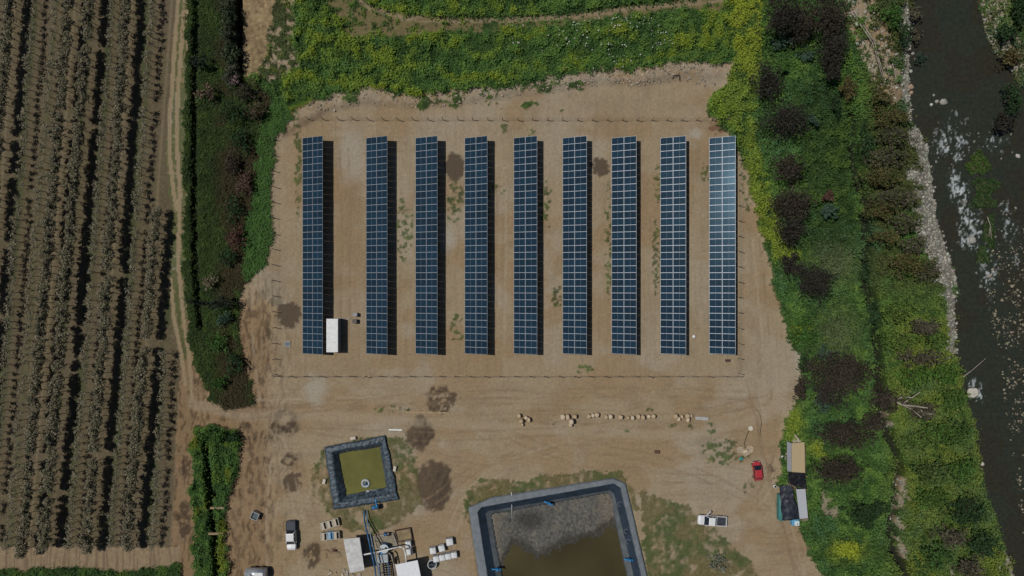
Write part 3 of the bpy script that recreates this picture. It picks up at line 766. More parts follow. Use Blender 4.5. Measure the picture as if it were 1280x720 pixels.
boulder(1145, 74, 0.36, 'pale boulder near the green bush in the upper river')
boulder(1141, 67, 0.30, 'small pale boulder just above another at the upper waterline')
boulder(1138, 109, 0.55, 'reddish boulder on the rusty upper waterline', (0.34, 0.24, 0.17))
boulder(1139, 116, 0.40, 'orange stained boulder under a reddish one on the waterline', (0.36, 0.25, 0.16))
boulder(1228, 580, 0.35, 'single pale stone at the river edge in the lower part', (0.5, 0.48, 0.45))
boulder(1272, 195, 0.42, 'pale round stone in dark water at the right side of the river', (0.45, 0.43, 0.38))
boulder(1262, 110, 0.28, 'little pale stone off the far bank', (0.4, 0.38, 0.34))
boulder(1125, 26, 0.30, 'white stone among bushes on the upper bank', (0.45, 0.44, 0.4), z=-0.5)

# ------------------------------------------------------------------ ponds
def ring(name, loops, mats, sub=40, noise_amp=0.05, seed=0, parent=None, colf=None, close_bottom=False, midx=None):
    """loops: list of (corner list in world xy, z). builds a banked sheet through the loops"""
    rows = []
    n = len(loops[0][0])
    for li, (cor, z) in enumerate(loops):
        row = []
        for i in range(n):
            a = Vector(cor[i]); b = Vector(cor[(i + 1) % n])
            for k in range(sub): row.append((a.lerp(b, k / sub).x, a.lerp(b, k / sub).y, z))
        rows.append(row)
    V = np.array(rows)  # L,N,3
    # refine between loops
    out = [V[0]]
    for a, b in zip(V[:-1], V[1:]):
        st = max(2, int(np.linalg.norm((b - a), axis=1).mean() / 0.22))
        for s_ in range(1, st + 1): out.append(a + (b - a) * s_ / st)
    V = np.array(out); L, N = V.shape[:2]
    x, y = V[:, :, 0].ravel(), V[:, :, 1].ravel()
    ang = np.tile(np.arange(N), L) * 1.0
    lay = np.repeat(np.arange(L), N) * 1.0
    wr = fbm(ang * 0.75 + lay * 0.25, lay * 0.12, 400 + seed, 3) - 0.5
    P = V.reshape(-1, 3).copy()
    P[:, 2] += wr * noise_amp * 4 + (fbm(x / .5, y / .5, 410 + seed, 2) - .5) * noise_amp
    P[:, 0] += (fbm(x / 2, y / 2, 411 + seed, 2) - .5) * noise_amp * 5
    P[:, 1] += (fbm(x / 2, y / 2, 412 + seed, 2) - .5) * noise_amp * 5
    F = []
    I = np.arange(L * N).reshape(L, N)
    F = np.stack([I[:-1], np.roll(I, -1, 1)[:-1], np.roll(I, -1, 1)[1:], I[1:]], -1).reshape(-1, 4)
    return npmesh(name, P, F, None, mats, parent, smooth=True)
def cw(l, z): return [W(x, y, z).to_2d() for x, y in l]
def orient(l): return l
liner = mat('pond_liner', (0.055, 0.078, 0.102), 0.5, var=0.75, scale=2.2, bump=0.6, spec=0.35, streak=(1, 1, 1))
liner2 = mat('dark_membrane', (0.022, 0.036, 0.056), 0.5, var=0.35, scale=0.8, bump=0.25, spec=0.5)
geo = mat('grey_geotextile', (0.155, 0.178, 0.200), 0.9, var=0.18, scale=1.2, bump=0.2)
sp = empty('lined_pond', W(450, 592), label='small square pond with wrinkled black liner and olive green water', cat='pond')
def unp(l, par):  # world coords relative to parent handled by matrix inverse
    return l
def relparent(o, p):
    o.parent = p; o.matrix_parent_inverse = Matrix.Translation(p.location).inverted()
lp = ring('liner', [(cw([(405, 559), (482.5, 543.5), (499.5, 625.5), (417, 638.5)], 0), -0.12),
                    (cw([(407, 561), (481.5, 545.5), (497.5, 624), (418.5, 636)], 0.55), 0.55),
                    (cw([(415, 565), (478, 552.5), (489, 618.5), (424, 629.5)], 0.6), 0.6),
                    (cw([(424, 567), (475, 558.5), (483, 609), (433, 619)], -0.9), -0.9),
                    (cw([(427, 570), (472, 562), (480, 606), (436, 616)], -2.0), -2.0)], [liner], sub=60, noise_amp=0.075)
relparent(lp, sp)
mb = MB()
mb.poly([(*p, -0.95) for p in cw([(422, 565), (477, 557), (485, 611), (431, 621)], -0.95)][::-1], mat('olive_water', (0.130, 0.126, 0.036), 0.22, var=0.14, scale=0.5, spec=0.3))
relparent(mb.build('water'), sp)
bp = empty('sludge_pond', W(700, 680), label='large sludge pond with grey rim and dark membrane banks holding brown water', cat='pond')
lp = ring('rim', [(cw([(585, 634), (614, 621.5), (767, 597), (783, 604), (806, 702), (838, 850), (622, 882)], 0), -0.15),
                  (cw([(587, 635), (615, 623.5), (767, 599), (781.5, 606), (804, 702), (836, 848), (624, 880)], 0.4), 0.4),
                  (cw([(597, 640), (602, 634), (767.5, 604.5), (775, 610), (797, 702), (828, 842), (633, 872)], 0.5), 0.5)], [geo], sub=30, noise_amp=0.012, seed=3)
relparent(lp, bp)
lp = ring('bank', [(cw([(596.5, 640), (602, 633.7), (767.5, 604.2), (775.5, 610), (797.5, 702), (828.5, 842), (632.5, 872)], 0.52), 0.53),
                   (cw([(607, 642), (610, 639), (763, 612.5), (767.5, 617), (788, 702), (818, 838), (644, 866)], -0.6), -0.6)], [liner2], sub=30, noise_amp=0.012, seed=4)
relparent(lp, bp)
lp = ring('bench', [(cw([(607, 642), (610, 639), (763, 612.5), (767.5, 617), (788, 702), (818, 838), (644, 866)], -0.6), -0.6),
                    (cw([(614, 644), (616, 642.5), (759, 617), (763, 620), (780, 702), (810, 832), (652, 860)], -0.95), -0.95),
                    (cw([(616, 646), (618, 645), (756, 619), (761, 622), (777, 702), (806, 828), (656, 856)], -2.3), -2.3)], [mat('muddy_membrane', (0.075, 0.088, 0.098), 0.6, var=0.3, scale=1.0, bump=0.2)], sub=30, noise_amp=0.012, seed=5)
relparent(lp, bp)
# sludge bed with its own relief
sx_ = np.arange(610, 815, 1.2); sy_ = np.arange(612, 870, 1.2)
SX, SY = np.meshgrid(sx_, sy_); fx, fy = SX.ravel(), SY.ravel()
innerp = [(614, 644), (617, 641), (759, 615), (764, 619), (782, 702), (812, 832), (650, 860)]
shore = np.interp(fx, [610, 626, 640, 655, 672, 690, 710, 740, 765, 800], [720, 700, 674, 678, 692, 684, 672, 667, 652, 640])
dz = (shore - fy) + (fbm(fx / 10, fy / 10, 501) - .5) * 14
pit = np.exp(-(((fx - 662) / 16) ** 2 + ((fy - 650) / 10) ** 2))
sz = -1.16 + np.clip(dz * 0.012, -0.5, 0.5) - 0.12 * pit + (fbm(fx / 2.5, fy / 4, 502, 3) - .5) * 0.16
fine = fbm(fx / 2.2, fy / 3.0, 503, 3); md = fbm(fx / 12, fy / 12, 504)
sc = np.tile((0.112, 0.110, 0.100), (len(fx), 1)) * (0.45 + 1.1 * fine[:, None])
sc = mixc(sc, np.array((0.16, 0.145, 0.115)) , ss(0.52, 0.6, md) * 0.55 * ss(.35, .6, fine))
sc = mixc(sc, (0.20, 0.165, 0.125), ss(25, 0, fx - 612) * 0.6 + ss(735, 765, fx) * 0.5)
sc = mixc(sc, (0.045, 0.045, 0.043), np.clip(pit * 1.6, 0, 1) * 0.85)
sc = mixc(sc, (0.05, 0.046, 0.038), ss(9, -3, dz) * 0.85)
I = np.arange(len(fx)).reshape(SX.shape)
F = np.stack([I[:-1, :-1], I[1:, :-1], I[1:, 1:], I[:-1, 1:]], -1).reshape(-1, 4)
kk = inpoly(fx, fy, innerp); F = F[kk[F].all(1)]
k1 = 1 + 1.0 / HC
P = np.stack([(fx - 640) * k1 / S, (360 - fy) * k1 / S, sz], 1)
used = np.zeros(len(fx), bool); used[F] = True; rem = np.cumsum(used) - 1
sl_ = npmesh('sludge', P[used], rem[F], sc[used], [vmat('sludge', 0.9, 3.0, 0.35, spec=0.15, bump=0.8)], smooth=True)
relparent(sl_, bp)
mb = MB()
mb.poly([(*p, -1.26) for p in cw([(612, 642), (760, 614), (781, 702), (812, 834), (650, 862)], -1.26)][::-1], mat('brown_water', (0.062, 0.052, 0.024), 0.25, var=0.35, scale=0.07, spec=0.3))
relparent(mb.build('water'), bp)

# aerator, intake pipe and pump at the small pond
white = mat('white_paint', (0.70, 0.71, 0.72), 0.45, var=0.10, scale=2)
bluep = mat('blue_pipe', (0.02, 0.10, 0.24), 0.4, var=0.15)
bluel = mat('bright_blue', (0.02, 0.22, 0.50), 0.4, var=0.15)
steel = mat('galvanised_steel', (0.32, 0.34, 0.36), 0.45, metal=0.6, var=0.2)
dark = mat('black_rubber', (0.012, 0.012, 0.013), 0.7, var=0.3)
darkm = mat('dark_metal', (0.05, 0.052, 0.055), 0.5, metal=0.4, var=0.3)
wood = mat('pale_wood', (0.34, 0.25, 0.15), 0.85, var=0.3, scale=4)
conc = mat('concrete', (0.30, 0.28, 0.25), 0.9, var=0.2, scale=2, bump=0.2)
ae = empty('pond_aerator', W(457, 604, -0.9), label='round white floating aerator with a blue motor on the olive pond', cat='aerator')
mb = MB()
for i in range(16):
    a0 = i / 16 * 2 * math.pi; a1 = (i + 1) / 16 * 2 * math.pi
    mb.tube((.62 * math.cos(a0), .62 * math.sin(a0), 0.05), (.62 * math.cos(a1), .62 * math.sin(a1), 0.05), 0.2, mat('float_plastic', (0.42, 0.47, 0.50), 0.5, var=0.2), seg=8)
mb.build('float', ae)
MB().tube((.12, -.05, -0.1), (.12, -.05, 0.55), 0.22, bluep, seg=14).ball((.12, -.05, .55), .22, bluep, (1, 1, .5)).build('motor', ae)
MB().box((0, 0, .12), (1.3, .08, .06), steel).box((0, 0, .12), (.08, 1.3, .06), steel).build('frame', ae)

pump = empty('pump_skid', W(470, 633, 0.3), rz=R(6), label='small blue pump on a skid at the lower edge of the olive pond', cat='pump')
pump.location.z = 0.5
MB().box((0, 0, .15), (1.7, .9, .12), darkm, bev=.02).build('skid', pump)
MB().tube((-.5, 0, .5), (.35, 0, .5), .24, bluel, seg=14).box((-.1, 0, .78), (.3, .25, .14), bluep, bev=.03).build('motor', pump)
MB().tube((.35, 0, .45), (.7, 0, .45), .33, darkm, seg=14).tube((.52, 0, .5), (.52, .5, .9), .1, bluep).build('pump_casing', pump)
ip = empty('intake_pipe', W(469, 612, -.3), label='blue suction pipe reaching from the pump down into the olive pond', cat='pipe')
a = W(469, 613, -0.8); b = W(470, 628, 0.85); e = W(471, 634, 1.2)
o = MB().path([a, b, e], 0.12, bluel, seg=10).build('pipe'); relparent(o, ip)
o = MB().box((a.x - .35, a.y + .1, a.z + .1), (1.3, .08, .08), steel).box((a.x - 1.3, a.y - .1, a.z + .1), (.5, .35, .12), steel).build('support_frame'); relparent(o, ip)
pd = empty('distribution_pipe', W(460, 670), label='long pair of blue pipes running from the small pond down past the white sheds', cat='pipe')
for off, mm, rr in ((0, bluep, .13), (3.6, mat('pale_blue_pipe', (0.16, 0.27, 0.40), .4, var=.1), .08)):
    q = [W(455 + off, 638, .5), W(455.5 + off, 650, .9), W(464 + off, 690, 3.3), W(469 + off, 712, 3.3), W(474 + off, 760, 3.3)]
    relparent(MB().path(q, rr, mm, seg=8).build('pipe'), pd)
for (x, y) in ((458, 655), (463, 682), (470, 708)):
    z = {655: 1.2, 682: 2.7, 708: 3.2}[y]
    p = W(x, y, z)
    relparent(MB().tube((p.x, p.y, 0), (p.x, p.y, z), .05, steel).box((p.x + .25, p.y, z - .02), (.8, .08, .08), steel).build('support'), pd)
def valve(px, py, z, rz, label):
    t = empty('pipe_inlet', W(px, py, z), rz=rz, label=label, cat='pipe inlet')
    MB().path([(-.9, .05, .1), (.1, 0, .25), (.55, 0, .2), (.75, -.4, .0)], .13, bluel).build('pipe', t)
    MB().box((0, 0, .05), (.5, .45, .12), bluep, bev=.02).tube((.1, 0, .3), (.1, 0, .6), .05, bluel).tube((.1, 0, .6), (.1, 0, .64), .2, bluel, seg=12).build('valve', t)
    return t
valve(686, 628.5, .1, R(-15), 'blue pipe inlet on the top bank of the sludge pond')
valve(786, 699, .1, R(5), 'blue pipe inlet on the right bank of the sludge pond')
valve(621, 711, .1, R(8), 'blue pipe outlet on the left bank of the sludge pond near the picture edge')
# thin pole and marker on the sludge pond
gp = empty('level_pole', W(640, 622), label='thin pale pole leaning into the sludge pond from its grassy top edge', cat='pole')
a = W(639.5, 616, .5); b = W(640, 648, -.9)
relparent(MB().tube(a, b, .05, white).build('pole'), gp)
relparent(MB().box((a.x, a.y, a.z / 2), (.3, .3, a.z), conc, bev=.02).build('footing'), gp)
# curled hoses on the right bank of the sludge pond
for i, (x, y) in enumerate([(775, 630), (783, 664), (785, 677)]):
    mb = MB(); c0 = W(x, y, .05)
    pts = [c0 + Vector((.55 * math.cos(t) * (1 - t / 14), .4 * math.sin(t), .12 - .02 * t)) for t in np.linspace(0, 5, 12)]
    mb.path(pts, .035, mat('grey_hose', (.25, .27, .3), .5), seg=6)
    tag(mb.build('hose'), ['curled grey hose high on the right bank of the sludge pond', 'curled grey hose halfway down the right bank of the sludge pond', 'lowest curled grey hose on the right bank of the sludge pond'][i], 'hose')
# concrete blocks around the small pond
for (x, y, rz, l) in ((442, 547, 8, 'pale block beside the top edge of the small olive pond'), (494, 585, 80, 'pale block beside the right edge of the small olive pond'), (406, 601, 75, 'pale block beside the left edge of the small olive pond')):
    o = MB().box((0, 0, .3), (.95, .5, .6), mat('pale_block', (.55, .5, .42), .85, var=.12), bev=.06).build('anchor_block'); o.location = W(x, y, 0); o.location.z = .0
    o.rotation_euler = (0, 0, R(rz)); tag(o, l, 'block')

# ------------------------------------------------------------------ solar tables
def glassmat():
    m = bpy.data.materials.new('solar_glass'); m.use_nodes = True
    nt = m.node_tree; b = nt.nodes['Principled BSDF']; N = nt.nodes.new; L = nt.links.new
    tc = N('ShaderNodeTexCoord'); sp_ = N('ShaderNodeSeparateXYZ'); L(tc.outputs['Object'], sp_.inputs[0])
    def lines(out, period, width, off=0.0):
        a = N('ShaderNodeMath'); a.operation = 'ADD'; a.inputs[1].default_value = 50 * period + off; L(out, a.inputs[0])
        d = N('ShaderNodeMath'); d.operation = 'MODULO'; d.inputs[1].default_value = period; L(a.outputs[0], d.inputs[0])
        l = N('ShaderNodeMath'); l.operation = 'LESS_THAN'; l.inputs[1].default_value = width; L(d.outputs[0], l.inputs[0])
        return l.outputs[0]
    lx = lines(sp_.outputs[0], 0.2715, 0.016, 0.008); ly = lines(sp_.outputs[1], 0.1885, 0.010, 0.005)
    mid = N('ShaderNodeMath'); mid.operation = 'ABSOLUTE'; L(sp_.outputs[0], mid.inputs[0])
    mc = N('ShaderNodeMath'); mc.operation = 'LESS_THAN'; mc.inputs[1].default_value = 0.020; L(mid.outputs[0], mc.inputs[0])
    mx = N('ShaderNodeMath'); mx.operation = 'MAXIMUM'; L(lx, mx.inputs[0]); L(ly, mx.inputs[1])
    oi = N('ShaderNodeObjectInfo')
    base = N('ShaderNodeMix'); base.data_type = 'RGBA'
    base.inputs[6].default_value = (0.008, 0.022, 0.038, 1); base.inputs[7].default_value = (0.010, 0.034, 0.060, 1)
    L(oi.outputs['Random'], base.inputs[0])
    c1 = N('ShaderNodeMix'); c1.data_type = 'RGBA'; L(mx.outputs[0], c1.inputs[0]); L(base.outputs[2], c1.inputs[6]); c1.inputs[7].default_value = (0.06, 0.08, 0.12, 1)
    c2 = N('ShaderNodeMix'); c2.data_type = 'RGBA'; L(mc.outputs[0], c2.inputs[0]); L(c1.outputs[2], c2.inputs[6]); c2.inputs[7].default_value = (0.17, 0.20, 0.25, 1)
    L(c2.outputs[2], b.inputs['Base Color'])
    b.inputs['Roughness'].default_value = 0.16; b.inputs['Specular IOR Level'].default_value = 0.09
    b.inputs['Specular Tint'].default_value = (0.45, 0.75, 1.0, 1)
    return m
sg = glassmat()
alu = mat('aluminium_frame', (0.38, 0.42, 0.48), 0.45, metal=0.3, var=0.05)
TILT = R(24.2); PITCH = 1.1956; MW = 1.178; ML = 2.20
# one module: frame + glass, lying in its local xy plane (x across the table)
mb = MB()
fw = 0.028
for sx in (-1, 1): mb.box((sx * (ML / 2 - fw / 2), 0, 0), (fw, MW, .04), alu)
for sy in (-1, 1): mb.box((0, sy * (MW / 2 - fw / 2), 0), (ML - 2 * fw, fw, .04), alu)
mb.box((0, 0, -.002), (ML - 2 * fw, MW - 2 * fw, .03), sg)
mod_me = mb.build('solar_module'); me_mod = mod_me.data; bpy.data.objects.remove(mod_me)
# a post with its angled brace; a purlin; a rafter
mb = MB(); mb.box((0, 0, .70), (.12, .12, 1.5), steel); me_po = mb.build('post'); m_post = me_po.data; bpy.data.objects.remove(me_po)
mb = MB(); mb.box((0, 0, 0), (4.1, .08, .10), steel); t_ = mb.build('rafter'); m_raft = t_.data; bpy.data.objects.remove(t_)
mb = MB(); mb.box((0, 0, 0), (.07, 32 * PITCH, .07), steel); t_ = mb.build('purlin'); m_purl = t_.data; bpy.data.objects.remove(t_)
edges = [378.3, 457.8, 519.5, 581, 642.3, 703.4, 764.6, 825.6, 886.6]
names9 = ['leftmost solar table, the one with the white container at its lower right end', 'second solar table from the left, standing right of the small electrical cabinets', 'third solar table from the left, with the round dark earth patch at its right',
          'fourth solar table from the left, directly right of the round dark earth patch', 'fifth solar table from the left, in the middle of the nine', 'sixth solar table from the left, just left of the tan worn patch',
          'seventh solar table from the left, just right of the tan worn patch', 'second solar table from the right, left of the brightly glinting one', 'rightmost solar table, glinting pale blue beside the yellow weeds']
ytop = 26.62
SLW = 2 * ML + 0.05
for ti, ex in enumerate(edges):
    zl = 0.75
    x0 = (ex - 640) / S * (1 - zl / HC)
    hw = SLW * math.cos(TILT) / 2; hz = SLW * math.sin(TILT) / 2
    root = empty('solar_table', (x0 + hw, ytop - 16 * PITCH, 0), label=names9[ti], cat='solar panels', group='solar tables in nine parallel rows')
    cz = zl + hz
    q = Matrix.Rotation(-TILT, 4, 'Y')
    for i in range(32):
        for s in (-1, 1):
            o = bpy.data.objects.new('solar_module', me_mod); C.objects.link(o); o.parent = root
            lx_ = s * (ML / 2 + 0.025)
            jit = random.uniform(-.004, .004)
            o.location = (lx_ * math.cos(TILT), (15.5 - i) * PITCH, cz + lx_ * math.sin(TILT) + jit)
            o.rotation_euler = (random.uniform(-.002, .002), -TILT + random.uniform(-.0035, .0035), 0)
    for lx_ in (-1.65, -.55, .55, 1.65):
        o = bpy.data.objects.new('purlin', m_purl); C.objects.link(o); o.parent = root
        o.location = (lx_ * math.cos(TILT) + .06 * math.sin(TILT), 0, cz + lx_ * math.sin(TILT) - .065); o.rotation_euler = (0, -TILT, 0)
    for k in range(9):
        yy = (-15.2 + k * 3.8) * PITCH
        for lx_ in (-1.3, 1.3):
            o = bpy.data.objects.new('post', m_post); C.objects.link(o); o.parent = root
            top = cz + lx_ * math.sin(TILT) - .2
            o.location = (lx_ * math.cos(TILT), yy, 0); o.scale = (1, 1, top / 1.45)
        o = bpy.data.objects.new('rafter', m_raft); C.objects.link(o); o.parent = root
        o.location = (.13 * math.sin(TILT), yy, cz - .155); o.rotation_euler = (0, -TILT, 0)

# ------------------------------------------------------------------ fences
postm = mat('fence_post', (0.20, 0.17, 0.14), 0.9, var=0.25)
wirem = mat('fence_wire', (0.12, 0.115, 0.11), 0.5, metal=0.5, var=0.1)
def fence(p0, p1, step, label, hp=1.75):
    a = W(*p0); b = W(*p1); L = (b - a).length; n = max(1, round(L / step))
    t = empty('wire_fence', a, label=label, cat='fence', group='wire fences round the solar site')
    d = (b - a) / n
    me = None
    for i in range(n + 1):
        p = d * i
        if me is None:
            o = MB().tube((0, 0, -.3), (0, 0, hp), .065, postm, seg=6).tube((0, 0, hp), (.12, .12, hp + .25), .05, postm, seg=6).build('post', t); me = o.data
        else:
            o = bpy.data.objects.new('post', me); C.objects.link(o); o.parent = t
        o.location = (p.x, p.y, 0); o.rotation_euler = (R(random.uniform(-3, 3)), R(random.uniform(-3, 3)), 0)
    mb = MB()
    for z in (.15, .6, 1.1, 1.65): mb.tube((0, 0, z), (d.x * n, d.y * n, z), .006, wirem, seg=4)
    mb.build('wire', t)
fence((386, 149.5), (908, 150.5), 2.65, 'upper wire fence on thin posts above the nine solar tables')
fence((345.5, 470), (922.5, 470), 2.65, 'lower wire fence on thin posts below the nine solar tables')
fence((343, 175), (345, 468), 2.8, 'left wire fence along the weedy edge of the solar site')
fence((924, 200), (923, 467), 2.8, 'right wire fence just behind the glinting solar table')
# bent stake frame on the berm and low ditch crossings
o = MB().path([(-.7, -.2, .1), (-.5, .3, .5), (.4, .35, .6), (.55, -.5, .1)], .07, darkm).build('bent_frame'); o.location = at(845, 98); tag(o, 'bent dark metal frame lying on the pale rubble', 'scrap metal')
for (x, y, l) in ((274, 634, 'upper pale footbridge board over the grassy ditch'), (272, 666, 'lower pale footbridge board over the grassy ditch')):
    o = MB().box((0, 0, 0), (2.6, .16, .06), wood).box((0, .22, 0), (2.6, .14, .06), wood).tube((1.3, 0, -.5), (1.3, 0, .5), .06, postm).build('footbridge'); o.location = at(x, y); o.location.z = .75; tag(o, l, 'plank')

# ------------------------------------------------------------------ container, cabinets, boxes
def corrugated(mb, x0, x1, y0, y1, z, m, n, amp=.03, along='x'):
    """roof sheet: ribs across, running the length"""
    k = n * 2
    top = []
    secs = []
    for i in range(k + 1):
        t = i / k
        zz = z + (amp if (i // 1) % 2 else 0)
        if along == 'x': secs.append([(x0 + (x1 - x0) * t, y0, zz), (x0 + (x1 - x0) * t, y1, zz), (x0 + (x1 - x0) * t, y1, zz - .05), (x0 + (x1 - x0) * t, y0, zz - .05)])
        else: secs.append([(x1, y0 + (y1 - y0) * t, zz), (x0, y0 + (y1 - y0) * t, zz), (x0, y0 + (y1 - y0) * t, zz - .05), (x1, y0 + (y1 - y0) * t, zz - .05)])
    mb.loft(secs, m)
    return mb
def container(px0, py0, px1, py1, h, rz, label, roofcol=white, cat='container', name='container'):
    c = W((px0 + px1) / 2, (py0 + py1) / 2, h); k = (1 - h / HC) / S
    w, l = (px1 - px0) * k, (py1 - py0) * k
    t = empty(name, (c.x, c.y, 0), rz=rz, label=label, cat=cat)
    MB().box((0, 0, h / 2 + .03), (w - .06, l - .06, h - .1), mat('container_wall', (.20, .21, .23), .5, var=.08), bev=.01).build('wall', t)
    mb = MB(); corrugated(mb, -w / 2, w / 2, -l / 2, l / 2, h - .02, roofcol, 10, .02)
    mb.build('roof', t)
    mb = MB()
    for sx in (-1, 1):
        for sy in (-1, 1): mb.box((sx * (w / 2 - .06), sy * (l / 2 - .06), h / 2), (.13, .13, h), steel, bev=.01)
    mb.build('corner_post', t)
    d = MB().box((0, -l / 2 - .0, h * .48), (w * .42, .07, h * .8), white, bev=.01).build('door', t)
    MB().box((w * .14, -l / 2 - .06, h * .48), (.03, .05, .3), darkm).build('handle', d)
    return t, w, l
container(408, 398.5, 422.3, 440.3, 2.45, 0, 'white ribbed equipment container beside the lower end of the leftmost solar table')
c3 = mat('cabinet_grey', (.22, .22, .23), .5, var=.15)
def cabinet(px, py, sz, label, m=c3):
    t = empty('electrical_cabinet', W(px, py), label=label, cat='cabinet')
    MB().box((0, 0, sz[2] / 2), sz, m, bev=.02).build('housing', t)
    MB().box((0, 0, sz[2] + .02), (sz[0] * 1.06, sz[1] * 1.06, .04), m, bev=.01).build('lid', t)
    MB().box((0, -sz[1] / 2 - .015, sz[2] * .5), (sz[0] * .8, .03, sz[2] * .8), m).build('door', t)
cabinet(445, 393, (.75, .6, .9), 'upper small grey cabinet right of the white container')
cabinet(444.5, 401.5, (.75, .7, .8), 'lower dark brown cabinet right of the white container', mat('cabinet_dark', (.03, .022, .02), .5, var=.2))
o = MB().path([(W(421, 397, .1)), (W(434, 399, .1)), (W(440, 397.5, .1))], .05, mat('pale_conduit', (.4, .4, .4), .6)).build('conduit'); tag(o, 'pale conduit on the ground between the white container and the cabinets', 'cable')
t = empty('inspection_chamber', W(359.5, 430), label='square dark inspection chamber with a pale rim left of the leftmost solar table', cat='manhole')
MB().box((0, 0, .08), (1.15, 1.15, .2), conc, bev=.04).build('rim', t)
MB().box((0, 0, .2), (.75, .75, .04), mat('blue_grey_lid', (.05, .07, .10), .5)).build('lid', t)
t = empty('bucket', at(866.5, 420.5), label='small white bucket on the earth between the two rightmost solar tables', cat='bucket')
MB().tube((0, 0, 0), (0, 0, .38), .2, white, r1=.25, seg=16).build('body', t); MB().tube((0, 0, .38), (0, 0, .41), .27, white, seg=16).build('lid', t)
t = empty('small_crate', at(909, 450.5), label='small dark brown crate under the lower end of the rightmost solar table', cat='crate')
MB().box((0, 0, .2), (.75, .4, .4), mat('dark_wood', (.06, .035, .025), .8), bev=.03).build('body', t); MB().box((0, 0, .42), (.8, .45, .05), mat('dark_wood', (0, 0, 0))).build('lid', t)
t = empty('small_crate', at(820.8, 564.5), label='small brown crate alone in the middle of the dirt yard', cat='crate')
MB().box((0, 0, .2), (.8, .5, .4), mat('brown_wood', (.10, .055, .035), .8), bev=.03).build('body', t); MB().box((0, 0, .42), (.85, .55, .05), mat('brown_wood', (0, 0, 0))).build('lid', t)
t = empty('dark_box', W(320.8, 643), rz=R(-25), label='grey open topped metal box on churned earth left of the white and blue pickup', cat='box')
mb = MB()
for sx in (-1, 1): mb.box((sx * .62, 0, .5), (.08, 1.3, 1), steel)
for sy in (-1, 1): mb.box((0, sy * .61, .5), (1.16, .08, 1), steel)
mb.build('wall', t); MB().box((0, 0, .35), (1.12, 1.1, .6), mat('box_content', (.06, .09, .10), .6)).build('filling', t)
# flat boards and pipes on the yard
def board(px0, py0, px1, py1, w, label, m=wood, name='plank'):
    a = W(px0, py0, .1); b = W(px1, py1, .1); mid = (a + b) / 2
    o = MB().box((0, 0, .05), ((b - a).length, w, .08), m, bev=.01).build(name)
    o.location = at(px0 * .5 + px1 * .5, py0 * .5 + py1 * .5); o.location.z += .05
    o.rotation_euler = (0, 0, math.atan2(b.y - a.y, b.x - a.x)); return tag(o, label, 'board')
board(869, 522.5, 885, 523.5, .55, 'long pale blue grey board right of the row of sacks', mat('grey_board', (.36, .38, .38), .8))
board(486, 537, 503, 537.5, .25, 'thin white board above the small olive pond', white)
board(506, 515, 562, 516, .25, 'long pale pole under the dark churned patch', wood, 'pole')
board(452, 470.5, 464, 470.5, .2, 'short pale board against the lower fence, left one', wood)
board(560, 470, 583, 469.5, .14, 'pale stake against the lower fence, right one', wood)

# ------------------------------------------------------------------ sacks in a row
sackm = [mat('sack_%d' % i, c, .9, var=.2, scale=3, bump=.4) for i, c in enumerate([(.50, .40, .27), (.44, .34, .22), (.56, .47, .34)])]
def sack_mesh(i):
    r = random.Random(i)
    bm = bmesh.new(); bmesh.ops.create_cube(bm, size=1)
    bmesh.ops.subdivide_edges(bm, edges=bm.edges[:], cuts=4, use_grid_fill=True)
    from mathutils import noise as mn
    for v in bm.verts:
        q = v.co.copy(); l = q.length
        rnd = q.normalized() * .56
        v.co = q.lerp(rnd, .55) + q.normalized() * .06 * mn.noise(q * 3 + Vector((i * 7, 0, 0)))
        v.co.z = v.co.z * 1.0 + .45
    for f in bm.faces: f.smooth = True
    for k in range(4):
        a = k * math.pi / 2 + .78
    me = bpy.data.meshes.new('sack'); bm.to_mesh(me); bm.free(); me.materials.append(sackm[i % 3]); return me
sacks = [sack_mesh(i) for i in range(6)]
mb = MB()
for k in range(4):
    a = k * math.pi / 2 + .78
    mb.path([(.33 * math.cos(a) - .06, .33 * math.sin(a), .85), (.33 * math.cos(a), .33 * math.sin(a), 1.0), (.33 * math.cos(a) + .06, .33 * math.sin(a), .85)], .02, mat('strap', (.25, .2, .14), .8), seg=5)
st_o = mb.build('lifting_loops'); st_me = st_o.data; bpy.data.objects.remove(st_o)
sackpos = [(649, 519.5, .8, 0), (651.5, 526, .9, 0), (657.5, 522, .7, 0), (661, 524.5, .8, 0), (653, 531, .6, 0),
           (703.5, 521, .9, 1), (709.5, 521, .9, 1), (718.5, 520.5, .9, 1), (714, 526.5, 1.15, 1), (713, 531, .8, 1),
           (736, 520, .8, 2), (741, 519, .8, 2), (746, 518.5, .9, 2), (757.5, 521, .8, 3), (763, 520.5, .9, 3), (775.5, 521, .9, 4), (785, 522, .7, 4), (790.5, 522, .8, 4), (798, 520.5, .8, 4), (803.5, 521.5, .9, 4), (811, 520.5, .7, 4), (816.5, 520, .8, 4),
           (844, 520, .9, 5), (848, 523.5, .8, 5), (852, 520.5, .7, 5), (859, 519.5, .9, 5), (859.5, 524.5, .8, 5), (864, 519.5, .6, 5)]
sgl = ['pale bulk sack in the leftmost cluster of the row in the yard', 'pale bulk sack in the second cluster from the left, around the largest sack', 'pale bulk sack in the group of three right of the second cluster', 'pale bulk sack of the close pair in the middle of the row',
       'pale bulk sack in the evenly spaced line right of the middle', 'pale bulk sack in the rightmost cluster next to the grey board']
